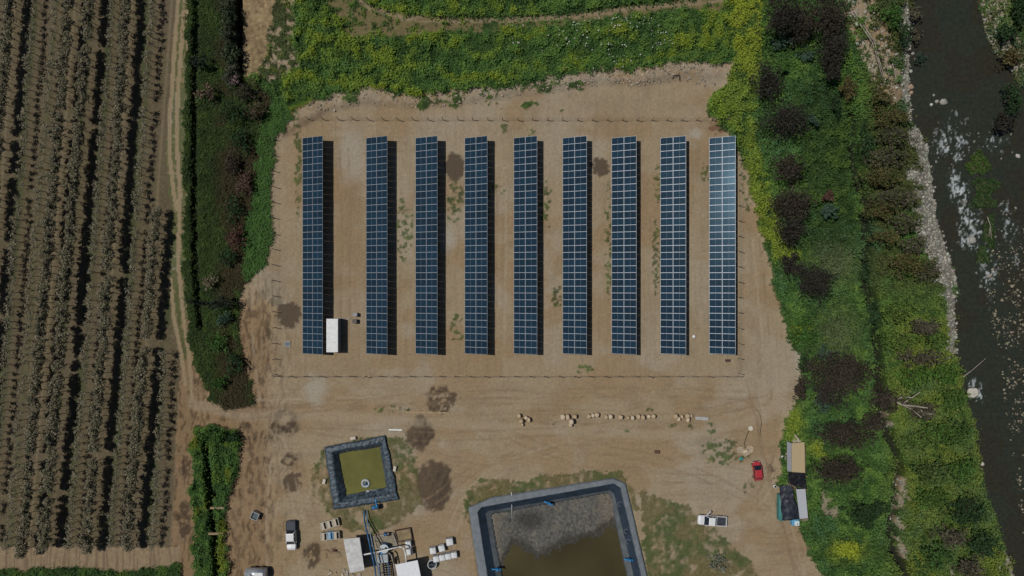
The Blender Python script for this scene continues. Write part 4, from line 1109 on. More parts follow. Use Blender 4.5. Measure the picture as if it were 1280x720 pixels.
for i, (x, y, s, gi) in enumerate(sackpos):
    t = empty('bulk_sack', at(x, y, .4), rz=random.uniform(-.4, .4), label=sgl[gi] if i != 8 else 'largest pale bulk sack, in the second cluster from the left', cat='sack', group='bulk sacks standing in a row: ' + str(['far left', 'second', 'third', 'fourth', 'fifth', 'far right'][gi]) + ' cluster')
    s *= .84
    t.scale = (s * random.uniform(.8, 1.05), s * random.uniform(.9, 1.25), s * random.uniform(1.3, 1.6))
    o = bpy.data.objects.new('bag', sacks[i % 6]); C.objects.link(o); o.parent = t
    o = bpy.data.objects.new('lifting_loops', st_me); C.objects.link(o); o.parent = t

# post with disc, hose, pallets by the red car
t = empty('round_lid', at(937.5, 535), label='round pale lid on a short pipe above the pallet pile by the red car', cat='well lid')
MB().tube((0, 0, 0), (0, 0, .3), .3, conc, seg=18).build('pipe', t); MB().tube((0, 0, .3), (0, 0, .38), .42, mat('pale_lid', (.6, .55, .45), .7), seg=18).build('lid', t)
o = MB().path([at(936, 538) + Vector((0, 0, .08)), at(933, 545) + Vector((0, 0, .08)), at(930.5, 553) + Vector((0, 0, .08)), at(931, 560) + Vector((0, 0, .1))], .05, dark).build('hose'); tag(o, 'dark hose from the round lid down to the pile by the red car', 'hose')
t = empty('curved_hose', at(950, 520), label='long thin dark hose curving on the dirt above the round lid', cat='hose')
relparent(MB().path([at(945, 511) + Vector((0, 0, .06)), at(950, 518) + Vector((0, 0, .06)), at(952, 528) + Vector((0, 0, .06)), at(950, 545) + Vector((0, 0, .06))], .04, dark).build('hose'), t)
def pallet(t, m=wood):
    for k in range(6): MB().box((-.5 + k * .2, 0, .12), (.13, 1.0, .025), m).build('board', t)
    for k in (-1, 0, 1): MB().box((0, k * .44, .055), (1.1, .09, .09), m).build('bearer', t)
for (x, y, rz, l) in ((925, 562, 10, 'pallet at the left of the pile above the red car'), (932, 566, 35, 'pallet in the middle of the pile above the red car'), (937, 561, -20, 'pallet at the right of the pile above the red car')):
    t = empty('pallet', at(x, y), rz=R(rz), label=l, cat='pallet'); t.location.z += .05; pallet(t, mat('bleached_wood', (.46, .38, .28), .85, var=.25))
t = empty('tarp_bundle', at(926, 573), label='small turquoise tarp bundle under the pallet pile above the red car', cat='tarp')
MB().ball((0, 0, .18), .35, mat('turquoise_tarp', (.03, .25, .25), .6, var=.3), (1.2, .8, .55), 2).build('cloth', t)
t = empty('feed_sack', at(931, 563.5), rz=.4, label='pale sack lying on the pallets above the red car', cat='sack'); t.location.z += .25
MB().ball((0, 0, .2), .42, sackm[2], (1.2, .8, .5), 2).build('bag', t)

# ------------------------------------------------------------------ vehicles
glassd = mat('vehicle_glass', (.012, .018, .028), .1, var=.1, spec=.7)
tyre_m = mat('tyre', (.015, .015, .015), .85, var=.2)
rim_m = mat('wheel_rim', (.3, .3, .31), .35, metal=.7, var=.1)
lamp_m = mat('headlight_lens', (.6, .62, .65), .15, var=.05)
red_l = mat('tail_lens', (.35, .01, .01), .3, var=.05)
plasticb = mat('bumper_plastic', (.03, .03, .032), .6, var=.1)
def sec(x, hw, zb, zt, rnd=.12, crown=0.03):
    """rounded body cross section at station x"""
    return [(x, -hw + rnd * .4, zb), (x, -hw, zb + .15), (x, -hw, zt - rnd), (x, -hw + rnd, zt), (x, 0, zt + crown), (x, hw - rnd, zt), (x, hw, zt - rnd), (x, hw, zb + .15), (x, hw - rnd * .4, zb)]
def wheel(t, x, y, r, sg_):
    w = MB().tube((0, -.11, 0), (0, .11, 0), r, tyre_m, seg=22).build('wheel', t); w.location = (x, y, r)
    ty = MB().tube((0, -.118, 0), (0, .118, 0), r * .78, tyre_m, seg=22).build('tyre', w)
    rm = MB().tube((0, sg_ * .12, 0), (0, sg_ * .125, 0), r * .6, rim_m, seg=20).build('rim', w)
def vehicle(t, L, Wd, paint, cab0, cab1, roofh, hood, pickup=False, bedm=None, open_door=False):
    """x forward; built about its centre; cab0..cab1 = roof rear/front x, roofh roof height"""
    hw = Wd / 2; f = L / 2; r = -L / 2
    belt = .98 if pickup else .86
    hz = hood
    if pickup:
        secs = [sec(cab0 - .38, hw, .42, belt), sec(cab1 + .72, hw, .40, belt), sec(f - .45, hw * .97, .40, hz), sec(f - .1, hw * .86, .42, hz - .14), sec(f, hw * .74, .5, hz - .34)]
    else:
        secs = [sec(r, hw * .78, .5, .78), sec(r + .12, hw * .92, .36, belt), sec(r + .6, hw, .34, belt), sec(cab1 + .72, hw, .34, belt), sec(f - .35, hw * .93, .34, hz), sec(f - .08, hw * .8, .38, hz - .16), sec(f, hw * .7, .45, hz - .3)]
    b = MB().loft(secs, paint, smooth=False).build('body', t)
    # cabin shell
    c0, c1 = cab0, cab1; rw = hw * .80; bw = hw * .95
    slr = .42; slf = .80
    B = [(c0 - slr, -bw, belt - .01), (c1 + slf, -bw, belt - .01), (c1 + slf, bw, belt - .01), (c0 - slr, bw, belt - .01)]
    T = [(c0, -rw, roofh), (c1, -rw, roofh), (c1, rw, roofh), (c0, rw, roofh)]
    MB().loft([B, T], glassd).build('window', t)
    rf = MB().loft([[(c0 - .06, -rw - .02, roofh - .06), (c1 + .08, -rw - .02, roofh - .06), (c1 + .08, rw + .02, roofh - .06), (c0 - .06, rw + .02, roofh - .06)],
                    [(c0, -rw, roofh + .01), (c1, -rw, roofh + .01), (c1, rw, roofh + .01), (c0, rw, roofh + .01)],
                    [(c0 + .12, -rw + .12, roofh + .05), (c1 - .12, -rw + .12, roofh + .05), (c1 - .12, rw - .12, roofh + .05), (c0 + .12, rw - .12, roofh + .05)]], paint).build('roof', t)
    mb = MB()
    for s in (-1, 1):
        for (bx, tx) in ((c0 - slr, c0), (c1 + slf, c1), ((c0 + c1) / 2 - .1, (c0 + c1) / 2 - .1)):
            mb.tube((bx, s * bw, belt), (tx, s * rw, roofh), .045, paint, seg=6)
    mb.build('pillar', t)
    if pickup:
        lm = bedm
        mb = MB(); x1 = cab0 - .40; ln = x1 - r; cx = (x1 + r) / 2
        for s in (-1, 1): mb.box((cx, s * (hw - .05), .72), (ln, .09, .52), lm[0], bev=.02)
        mb.box((r + .04, 0, .72), (.08, Wd - .2, .5), lm[0], bev=.02); mb.box((x1 - .04, 0, .72), (.06, Wd - .2, .5), lm[0])
        mb.box((cx, 0, .50), (ln, Wd - .1, .06), lm[0])
        bed = mb.build('bed', t)
        MB().box((cx, 0, .90 if lm[2] else .56), (ln - .16, Wd - .2, .05), lm[1], bev=.015).build('tonneau_cover' if lm[2] else 'bed_liner', bed)
    for s in (-1, 1):
        MB().ball((f - .09, s * hw * .66, hz - .22), .14, lamp_m, (.6, 1.1, .6)).build('headlight', t)
        MB().box((r + .03, s * hw * .78, .8), (.08, .18, .2), red_l, bev=.02).build('tail_light', t)
        MB().ball((c1 + .38, s * (hw + .09), belt + .06), .1, paint, (.6, 1.2, .9)).build('mirror', t)
    MB().box((f - .02, 0, .48), (.14, Wd * .78, .2), plasticb, bev=.05).build('bumper', t)
    MB().box((r - .02, 0, .48), (.14, Wd * .8, .18), plasticb, bev=.05).build('bumper', t)
    wr = .37 if pickup else .29
    for sx in (f - .85 if pickup else f - .62, r + (1.05 if pickup else .6)):
        for s in (-1, 1): wheel(t, sx, s * (hw - .10), wr, s)
    if open_door:
        s = open_door
        d = empty_child = MB().box((-.5, 0, .05), (1.0, .06, .62), paint, bev=.02).build('door', t)
        d.location = (c1 + .30, s * (hw + .02), .75); d.rotation_euler = (0, 0, -s * R(48))
        MB().loft([[(-.95, -.025, .36), (-.1, -.025, .36), (-.1, .025, .36), (-.95, .025, .36)], [(-.85, -.02, .72), (-.4, -.02, .72), (-.4, .02, .72), (-.85, .02, .72)]], glassd).build('window', d)
whitep = mat('white_car_paint', (.72, .73, .75), .3, var=.02, coat=.5)
pk = empty('pickup_truck', W(889.8, 650.3, .6), rz=R(176), label='white pickup with an open door and empty dark bed, parked on the dry grass edge', cat='pickup'); pk.location.z = 0
vehicle(pk, 5.15, 1.72, whitep, -.35, .68, 1.58, 1.08, True, (whitep, mat('bed_liner', (.03, .035, .05), .7, var=.3), False), open_door=-1)
pk = empty('pickup_truck', W(364.5, 669, .6), rz=R(-88), label='white pickup with a dark blue covered bed, parked nose down by the lined pond', cat='pickup'); pk.location.z = 0
vehicle(pk, 5.1, 1.68, whitep, -.55, .72, 1.62, 1.08, True, (mat('navy_paint', (.03, .045, .085), .35, var=.1), mat('bed_cover', (.035, .04, .055), .6, var=.3), True))
cr = empty('small_car', W(946.5, 588.5, .6), rz=R(96), label='small red hatchback parked beside the pallet pile', cat='car'); cr.location.z = 0
vehicle(cr, 3.35, 1.5, mat('red_car_paint', (.42, .035, .045), .3, var=.03, coat=.5), -1.02, .28, 1.38, .86)
# silver van, mostly below the picture edge
vn_ = empty('tank_trailer', W(323, 716, 1.0), rz=0, label='silver rounded tank trailer cut by the lower picture edge at the left', cat='trailer'); vn_.location.z = 0
slv = mat('silver_metal', (.42, .45, .50), .3, metal=.5, var=.15)
MB().tube((-2.0, 0, 1.15), (1.4, 0, 1.15), .95, slv, seg=28).ball((1.4, 0, 1.15), .95, slv, (.25, 1, 1), 3).ball((-2.0, 0, 1.15), .95, slv, (.25, 1, 1), 3).build('tank', vn_)
MB().box((.35, 0, 2.09), (1.6, .9, .05), white, bev=.02).build('walkway', vn_)
MB().tube((-1.2, 0, 2.05), (-1.2, 0, 2.25), .25, steel, seg=16).build('hatch', vn_)
MB().box((-.3, 0, .35), (3.9, .9, .15), darkm).build('chassis', vn_)
for sx in (-.9, .4):
    for s in (-1, 1): wheel(vn_, sx, s * .78, .38, s)

# ------------------------------------------------------------------ plant room sheds, tanks, pits
def quad_shed(quad, h, label, roofm, name='shed', slope=.15, ribs=14):
    ps = [W(x, y, h) for x, y in quad]      # TL, TR, BR, BL
    c = sum(ps, Vector()) / 4
    t = empty(name, (c.x, c.y, 0), label=label, cat='shed')
    q = [(p.x - c.x, p.y - c.y) for p in ps]
    ins = [(x * .78 - .15, y * .80 - .45) for x, y in q]
    MB().loft([[(x, y, 0) for x, y in ins], [(x, y, h - .08) for x, y in ins]], mat('shed_wall', (.13, .14, .16), .6, var=.1, streak=(6, 6, .5))).build('wall', t)
    # ribbed roof lofted from the left edge to the right edge
    a0, b0 = Vector((*q[0], h)), Vector((*q[3], h)); a1, b1 = Vector((*q[1], h)), Vector((*q[2], h))
    secs = []
    for i in range(ribs * 2 + 1):
        k = i / (ribs * 2); z = (.03 if i % 2 else 0) + slope * (k - .5)
        a = b0.lerp(b1, k) if False else a0.lerp(a1, k); b = b0.lerp(b1, k)
        secs.append([(a.x, a.y, h + z), (b.x, b.y, h + z), (b.x, b.y, h + z - .06), (a.x, a.y, h + z - .06)])
    MB().loft(secs, roofm).build('roof', t)
    MB().box((-.1, q[3][1] * .80 - .47, h * .42), (1.0, .06, h * .8), steel).build('door', t)
    return t
quad_shed([(429, 674), (449.5, 671.7), (455.8, 712.6), (437, 716.5)], 3.2, 'white roofed plant shed with a worn lower corner, left of the blue pipes', mat('white_roof', (.54, .54, .54), .5, var=.16, scale=1.3))
quad_shed([(494, 706), (522, 700), (531, 745), (503, 751)], 3.1, 'white roofed plant shed right of the blue pipes, cut by the picture edge', mat('clean_white_roof', (.72, .74, .78), .45, var=.05))
# settling pits
def pit(quad, label, rimm, fill, h=.5, name='settling_pit'):
    ps = [W(x, y, h) for x, y in quad]; c = sum(ps, Vector()) / 4
    t = empty(name, (c.x, c.y, 0), label=label, cat='pit')
    q = [Vector((p.x - c.x, p.y - c.y, 0)) for p in ps]
    mb = MB()
    for i in range(4):
        a, b = q[i], q[(i + 1) % 4]; mid = (a + b) / 2
        mb.box((mid.x, mid.y, h / 2), ((b - a).length + .12, .16, h + random.uniform(0, .004)), rimm, rz=math.atan2(b.y - a.y, b.x - a.x))
    mb.build('wall', t)
    MB().poly([(p.x * .98, p.y * .98, h * .55) for p in q][::-1], fill, .05).build('filling', t)
    return t
pit([(493.5, 664), (512.5, 660.5), (515, 674), (497, 678)], 'settling pit with a dark brown timber rim and ochre filling', mat('rust_rim', (.07, .045, .035), .8), mat('ochre_mud', (.20, .15, .075), .6, var=.35, scale=1.5))
pit([(467, 671), (491, 667), (496, 681), (471, 686)], 'wide concrete pit left of the brown rimmed pit', conc, mat('grey_mud', (.21, .185, .13), .7, var=.25), h=.35)
t = empty('small_pump', W(483.5, 668, .5), label='small dark pump standing at the head of the concrete pit', cat='pump'); t.location.z = .1
MB().box((0, 0, .1), (1.2, .6, .15), darkm).build('base', t); MB().tube((-.5, 0, .45), (.2, 0, .45), .25, bluep, seg=12).build('motor', t); MB().tube((.2, 0, .45), (.55, .1, .5), .3, darkm, seg=12).build('casing', t)
MB().tube((.35, .3, .5), (.35, .3, 1.1), .1, mat('pinkish', (.4, .25, .22), .6)).build('outlet', t)
# overhead white pipe
t = empty('overhead_pipe', W(480, 688, 2.8), label='white overhead pipe bending over the pits to the right white shed', cat='pipe')
wp = mat('white_pvc', (.66, .66, .66), .4, var=.03)
q = [W(455, 693.3, 2.9), W(472, 690, 2.9), W(499, 683.5, 2.9), W(504, 684.5, 2.9), W(506.3, 689, 2.9), W(508, 703, 2.9)]
relparent(MB().path(q, .13, wp, seg=10).build('pipe'), t)
for (x, y) in ((476, 689), (500, 684)):
    p = W(x, y, 2.75); relparent(MB().tube((p.x, p.y, 0), (p.x, p.y, 2.8), .06, steel).build('support'), t)
t = empty('rusty_pipe', W(490, 700, 1.5), label='curved brownish grey pipe beside the slatted screen machine', cat='pipe')
relparent(MB().path([W(486, 691, 1.6), W(489, 694, 1.6), W(492, 704, 1.5), W(494, 718, 1.4), W(496, 740, 1.4)], .13, mat('worn_pipe', (.26, .23, .20), .6, var=.3)).build('pipe'), t)
# screen machine with slats
t = empty('screening_machine', W(480, 715, 1.6), rz=R(6), label='slatted screening machine with a steel head box between the two white sheds', cat='machine'); t.location.z = 0
mb = MB()
for s in (-1, 1): mb.box((s * .82, -.6, 1.1), (.12, 5.4, .5), bluep)
mb.build('side_frame', t)
mb = MB()
for k in range(11): mb.box((0, 1.2 - k * .42, 1.15), (1.5, .2, .08), mat('slat', (.17, .15, .12), .6, var=.3))
mb.build('slats', t)
MB().box((0, 2.45, 1.2), (1.9, 1.2, .9), mat('pale_steel', (.38, .41, .42), .4, metal=.3, var=.2), bev=.04).build('head_box', t)
MB().box((0, 1.75, 1.45), (1.8, .3, .3), mat('pale_blue_steel', (.35, .45, .5), .4), bev=.03).build('trough', t)
MB().tube((-.6, 3.2, 1.1), (.5, 3.2, 1.1), .3, bluel, seg=14).build('motor', t)
for sx in (-.8, .8):
    for sy in (2.6, -.6, -3.0): MB().box((sx, sy, .45), (.12, .12, .9), steel).build('leg', t)
t = empty('filter_tank', W(480, 686, 1.5), label='round dark filter tank with a white cover under the overhead pipe', cat='tank'); t.location.z = 0
MB().tube((0, 0, 0), (0, 0, 1.5), .75, bluep, seg=20).build('body', t); MB().tube((0, 0, 1.5), (0, 0, 1.6), .8, mat('grey_cover', (.45, .5, .52), .5), seg=20).build('cover', t); MB().tube((.3, .2, 1.6), (.3, .2, 1.9), .15, darkm).build('nozzle', t)
t = empty('junk_heap', W(490, 700, .5), label='dark tangled hoses between the filter tank and the curved pipe', cat='hoses'); t.location.z = 0
rr = random.Random(4)
MB().path([Vector((rr.uniform(-1, 1), rr.uniform(-1.2, 1), rr.uniform(.08, .5))) for _ in range(12)], .06, dark, seg=6).build('hoses', t)
# ibc tanks
cagem = mat('tank_cage', (.35, .36, .38), .4, metal=.6, var=.1)
def ibc(px, py, rz, label, s=1.0, h=1.05, group='white cube tanks beside the plant sheds'):
    t = empty('cube_tank', W(px, py, h), rz=R(rz), label=label, cat='tank', group=group); t.location.z = 0
    t.scale = (s, s, 1)
    bm_ = MB().box((0, 0, h / 2 + .08), (1.0, 1.0, h - .16), mat('tank_plastic', (.66, .68, .70), .5, var=.12, scale=2), bev=.08).build('tank', t)
    MB().tube((0, 0, h), (0, 0, h + .06), .14, white, seg=14).build('cap', t)
    mb = MB()
    for s_ in (-1, 1):
        for z in (.25, .6, .95):
            mb.box((0, s_ * .53, z), (1.08, .03, .03), cagem); mb.box((s_ * .53, 0, z), (.03, 1.03, .03), cagem)
        for k in (-.5, 0, .5):
            mb.box((k, s_ * .545, .55), (.03, .02, 1.0), cagem); mb.box((s_ * .545, k, .55), (.02, .03, 1.0), cagem)
    mb.box((0, 0, h + .015), (.03, 1.05, .03), cagem); mb.box((.3, 0, h + .015), (.03, 1.05, .03), cagem)
    mb.build('cage', t)
    MB().box((0, 0, .05), (1.1, 1.1, .1), darkm).build('pallet', t)
    return t
ibc(510, 681, 8, 'white cube tank in the shadowy corner, upper of two right of the overhead pipe', 1.0, 1.3)
ibc(511.5, 690.5, 8, 'white cube tank in the shadowy corner, lower of two right of the overhead pipe', 1.0, 1.3)
ibc(562, 678, 8, 'white cube tank at the upper right end of the tank cluster', 1.15)
ibc(552, 686, 15, 'weathered white cube tank in the middle of the tank cluster', 1.05)
ibc(541, 689, 8, 'white cube tank at the upper left of the tank cluster', 1.05)
ibc(567.5, 694.5, 8, 'white cube tank in the lower line, rightmost of four')
ibc(560, 696.3, 8, 'white cube tank in the lower line, second from the right')
ibc(552.5, 697.8, 8, 'white cube tank in the lower line, third from the right')
ibc(545, 699.4, 8, 'white cube tank in the lower line, leftmost of four')
t = empty('open_barrel', W(540, 706, .9), label='round open barrel with dark inside at the lower left of the tank cluster', cat='barrel'); t.location.z = 0
mb = MB(); n = 20
for i in range(n):
    a0, a1 = 2 * math.pi * i / n, 2 * math.pi * (i + 1) / n
    mb.poly([(.8 * math.cos(a0), .8 * math.sin(a0), 0), (.8 * math.cos(a1), .8 * math.sin(a1), 0), (.8 * math.cos(a1), .8 * math.sin(a1), .9), (.8 * math.cos(a0), .8 * math.sin(a0), .9)], white, .08)
mb.build('wall', t); MB().tube((0, 0, .3), (0, 0, .34), .74, mat('navy_fill', (.01, .016, .03), .3), seg=20).build('filling', t); MB().box((.1, 0, .93), (1.6, .05, .04), steel).build('handle', t)
# crates left of the shed: two lines of three
crm = mat('cream_crate', (.46, .41, .33), .75, var=.15)
def crate(px, py, rz, label, m=crm, fillm=dark):
    t = empty('open_crate', W(px, py, .8), rz=R(rz), label=label, cat='crate', group='open crates left of the white shed'); t.location.z = 0
    mb = MB()
    for s in (-1, 1): mb.box((s * .52, 0, .45), (.1, 1.35, .8), m, bev=.015); mb.box((0, s * .63, .45), (.94, .09, .78), m, bev=.015)
    mb.box((-.18, 0, .78), (.5, 1.15, .05), m)
    mb.build('wall', t); MB().box((.2, 0, .35), (.65, 1.1, .3), fillm).build('filling', t); MB().box((0, 0, .05), (1.1, 1.3, .1), wood).build('base', t)
for (x, y, l) in ((404.5, 657.6, 'leftmost of the three cream crates in the upper line'), (412, 655.6, 'middle one of the three cream crates in the upper line'), (419.5, 653.2, 'rightmost of the three cream crates in the upper line')): crate(x, y, 14, l)
crate(405, 671, 2, 'leftmost crate of the lower line, cream with a dark end')
crate(412.8, 669.8, 4, 'blue topped crate in the middle of the lower line', mat('blue_white', (.25, .38, .5), .6, var=.3), bluel)
crate(420.3, 669.4, 3, 'rightmost crate of the lower line, beside a dark shadow')
t = empty('scrap_frame', W(415, 683, .3), label='tangled thin rods and dark scraps on the dirt under the crates', cat='scrap'); t.location.z = 0
rr = random.Random(9); mb = MB()
for k in range(9):
    a = Vector((rr.uniform(-1.8, 1.6), rr.uniform(-1.3, 1.2), rr.uniform(.05, .4))); b = a + Vector((rr.uniform(-1.5, 1.5), rr.uniform(-.9, .9), rr.uniform(-.03, .3)))
    mb.tube(a, b, .035, mat('rod', (.20, .15, .11), .7), seg=5)
mb.build('rods', t); MB().ball((.4, -.8, .2), .3, mat('dark_red', (.08, .03, .03), .7), (1.5, .8, .7), 2).build('lump', t)
t = empty('pale_debris', W(446, 715, .3), label='pale rubble and boards at the foot of the left white shed', cat='debris'); t.location.z = 0
mb = MB()
for k in range(16): mb.box((rr.uniform(-5.2, .6), rr.uniform(-1, .3), .1 + k * .006), (rr.uniform(.3, 1.0), rr.uniform(.15, .5), .08), [conc, wood, crm][k % 3], rz=rr.uniform(0, 3))
mb.build('boards', t)

# ------------------------------------------------------------------ huts at the right edge of the yard
t = empty('cream_shed', W(995, 571), label='long shed with a cream right roof slope and grey left slope', cat='shed')
def rel(c, px, py, z): p = W(px, py, z); return (p.x - c.location.x, p.y - c.location.y, z)
creamr = mat('cream_roof', (.50, .39, .23), .6, var=.08, streak=(1, 14, 1)); greyr = mat('grey_roof', (.27, .28, .32), .55, var=.1, streak=(1, 14, 1))
zr, ze = 2.9, 2.35
MB().poly([rel(t, 989.5, 554, zr), rel(t, 989.5, 589.5, zr), rel(t, 1005.8, 591, ze), rel(t, 1005.3, 552.5, ze)], creamr, -.08).build('roof', t)
MB().poly([rel(t, 984, 551.5, 2.2), rel(t, 984.3, 588.5, 2.2), rel(t, 989.4, 589.5, zr + .01), rel(t, 989.4, 554, zr + .01)], greyr, -.08).build('side_roof', t)
q = [rel(t, 985, 553, 0), rel(t, 1003.5, 553.5, 0), rel(t, 1004, 588.5, 0), rel(t, 985, 587.5, 0)]
MB().loft([[(x * .9 - .35, y * .93, 0) for x, y, z in q], [(x * .9 - .35, y * .93, 2.1) for x, y, z in q]], mat('timber_wall', (.16, .13, .10), .8, var=.2)).build('wall', t)
t2 = empty('broken_sheet', W(992, 547, .4), label='pale leaning sheet at the top end of the cream shed', cat='sheet'); t2.location.z = .3
MB().poly([(-.6, -.7, 1.2), (.9, -.6, 1.5), (.2, .7, .2), (-.3, .6, .1)], mat('pale_sheet', (.42, .36, .28), .7), .05).build('sheet', t2)
def cloth(name, quad, zs, m, seed, amp=.25, nsub=22, parent=None):
    ps = [W(x, y, z) for (x, y), z in zip(quad, zs)]
    V = []; 
    for j in range(nsub + 1):
        for i in range(nsub + 1):
            u, v = i / nsub, j / nsub
            p = (ps[0] * (1 - u) + ps[1] * u) * (1 - v) + (ps[3] * (1 - u) + ps[2] * u) * v
            V.append(p)
    V = np.array([list(p) for p in V])
    e = fbm(V[:, 0] * .9, V[:, 1] * .9, seed, 3) - .5; V[:, 2] += e * amp * 2
    V[:, 0] += (fbm(V[:, 0] * .6, V[:, 1] * .6, seed + 3, 3) - .5) * amp * 2.0; V[:, 1] += (fbm(V[:, 0] * .6, V[:, 1] * .6, seed + 5, 3) - .5) * amp * 2.0
    I = np.arange((nsub + 1) ** 2).reshape(nsub + 1, nsub + 1)
    F = np.stack([I[:-1, :-1], I[1:, :-1], I[1:, 1:], I[:-1, 1:]], -1).reshape(-1, 4)
    o = npmesh(name, V, F, None, [m], smooth=True)
    md = o.modifiers.new('thickness', 'SOLIDIFY'); md.thickness = .04
    if parent is not None: relparent(o, parent)
    return o
blackt = mat('black_tarp', (.012, .012, .015), .35, var=.4, scale=2, bump=.8)
netm = mat('dark_net', (.016, .020, .032), .5, var=.7, scale=1.5, bump=.6)
lt = empty('lean_to', W(997, 600), label='black tarp covered lean-to joined below the cream shed', cat='shelter')
cloth('tarp', [(985, 590.5), (1007, 591.5), (1007.5, 611), (986, 607)], [2.0, 2.1, 2.0, 1.7], blackt, 610, .16, parent=lt)
for (x, y) in ((987, 592), (1004, 593), (1004, 609), (988, 606)):
    p = W(x, y, 0); relparent(MB().tube((p.x, p.y, 0), (p.x, p.y, 1.8), .06, wood).build('post'), lt)
for k in range(4):
    a = W(984 + k * 3, 603 + k * 1.5, 2.3); b = W(990 + k * 2.6, 613 + k * .3, 2.0)
    relparent(MB().tube(a, b, .05, wood).build('pole'), lt)
gs = empty('grey_shed', W(1002, 630), label='narrow shed with a pale grey metal roof below the black lean-to', cat='shed')
MB().poly([rel(gs, 995, 611.5, 2.3), rel(gs, 999.5, 648.5, 2.3), rel(gs, 1009.8, 647.2, 2.5), rel(gs, 1006.6, 611, 2.5)], mat('pale_grey_roof', (.38, .40, .44), .5, var=.08, streak=(1, 10, 1)), -.07).build('roof', gs)
q = [rel(gs, 996, 613, 0), rel(gs, 1003.5, 612.5, 0), rel(gs, 1006.5, 645.5, 0), rel(gs, 999, 647, 0)]
MB().loft([[(x - .35, y * .97, 0) for x, y, z in q], [(x - .35, y * .97, 2.15) for x, y, z in q]], mat('timber_wall', (0, 0, 0))).build('wall', gs)
nt_ = empty('net_canopy', W(987, 628), label='dark shade net canopy between the teal truck cover and the grey roof', cat='canopy')
cloth('net', [(974.5, 606.5), (990, 607), (999.5, 649), (978, 650)], [1.9, 2.4, 2.2, 1.9], netm, 620, .28, 26, parent=nt_)
for (x, y) in ((978, 612), (994, 612), (996, 644), (980, 646)):
    p = W(x, y, 0); relparent(MB().tube((p.x, p.y, 0), (p.x, p.y, 1.8), .06, wood).build('post'), nt_)
tt = empty('teal_tarp_stack', W(974.5, 632), label='teal tarp covered load on the left side of the dark net canopy', cat='covered load')
MB().box((0, 0, .75), (1.25, 4.6, 1.5), mat('teal_cover', (.045, .20, .19), .5, var=.25, scale=1.2, bump=.5), bev=.22).build('cover', tt)
MB().box((0, 0, .08), (1.1, 4.3, .16), wood).build('base', tt)
t = empty('blue_water_tank', W(995.5, 653.5, 1), label='white topped blue tank at the foot of the grey shed', cat='tank'); t.location.z = 0
MB().box((-.15, .1, .5), (1.3, 1.15, 1.0), mat('sky_blue', (.10, .32, .52), .45, var=.1), bev=.08).build('body', t); MB().box((.1, -.1, 1.03), (.85, .8, .08), mat('pale_blue_white', (.60, .68, .75), .4), bev=.03).build('lid', t)
t = empty('white_barrel', W(968.5, 608, .6), label='small white barrel at the upper left of the net canopy', cat='barrel'); t.location.z = 0
MB().tube((0, 0, 0), (0, 0, .8), .26, white, seg=16).build('body', t); MB().tube((0, 0, .8), (0, 0, .84), .2, dark, seg=14).build('lid', t)
t = empty('rubbish_pile', at(980, 571), label='small pale rubbish pile left of the cream shed', cat='rubbish')
mb = MB()
for k in range(8): mb.box((rr.uniform(-.6, .6), rr.uniform(-1.2, 1.2), .1 + k * .01), (rr.uniform(.2, .5), rr.uniform(.2, .4), .15), [white, conc, wood][k % 3], rz=rr.uniform(0, 3))
mb.build('pieces', t)

# ------------------------------------------------------------------ trees and shrubs
bark = mat('bark', (.075, .058, .045), .95, var=.3, scale=6, bump=.5)
palebark = mat('pale_bark', (.32, .28, .23), .9, var=.25, scale=5)
def limbs(mb, h, spread, n, r0, m, seed, zf=.25):
    r = random.Random(seed)
    top = Vector((r.uniform(-.1, .1) * spread, r.uniform(-.1, .1) * spread, h * .8))
    mid = Vector((r.uniform(-.08, .08) * spread, r.uniform(-.08, .08) * spread, h * .42))
    mb.tube((0, 0, -.3), mid, r0, m, r1=r0 * .72, seg=8); mb.tube(mid, top, r0 * .72, m, r1=r0 * .25, seg=7)
    for i in range(n):
        a = 2 * math.pi * i / n + r.uniform(-.4, .4); t = r.uniform(zf, .75)
        s = Vector((0, 0, 0)).lerp(mid, t / .42 if t < .42 else 1) if t < .42 else mid.lerp(top, (t - .42) / .38)
        e = s + Vector((math.cos(a) * spread * r.uniform(.5, .8), math.sin(a) * spread * r.uniform(.5, .8), h * r.uniform(.1, .3)))
        mb.tube(s, e, r0 * .38, m, r1=r0 * .1, seg=5)
        e2 = s.lerp(e, .6) + Vector((r.uniform(-.4, .4) * spread, r.uniform(-.4, .4) * spread, h * .14))
        mb.tube(s.lerp(e, .55), e2, r0 * .18, m, r1=r0 * .06, seg=4)
    return mb
def tree(name, px, py, rx, ry, h, colr, label, cat='tree', group=None, lsize=.26, dens=1.0, ccol=None, barkm=bark, zc=.62, seed=None, lean=0):
    """px,py = where the crown's middle shows in the photo, rx, ry its half size in pixels"""
    seed = seed if seed is not None else int(px * 7 + py * 13)
    rg = np.random.default_rng(seed)
    p = W(px, py, h * zc)
    z0 = float(gh(p.x, p.y)) - .1
    t = empty(name, (p.x, p.y, z0), label=label, cat=cat, group=group)
    a, b = rx / S, ry / S; rz = h * .42
    limbs(MB(), h * .9, (a + b) / 2 * .8, 7, max(.06, .028 * h), barkm, seed).build('trunk', t)
    area = a * b + (a + b) * rz * .7
    ncl = int(max(9, min(70, area * 2.6))); per = int(max(14, min(140, dens * area * 46 / ncl / (lsize / .26) ** 1.6)))
    P, sh = crown_points(a, b, rz, ncl, per, rg)
    P[:, 2] += h * .58
    V, F = leaves(P, lsize, up=.2, rg=rg)
    cl = rcol(len(P), colr, sh, .3, rg)
    if ccol is not None:
        k = np.repeat(rg.uniform(size=len(P)) < .3, 4); cl[k] = np.array(ccol) * rg.uniform(.7, 1.3, (k.sum(), 1))
    npmesh('crown', V, F, cl, [leafm], parent=t)
    return t
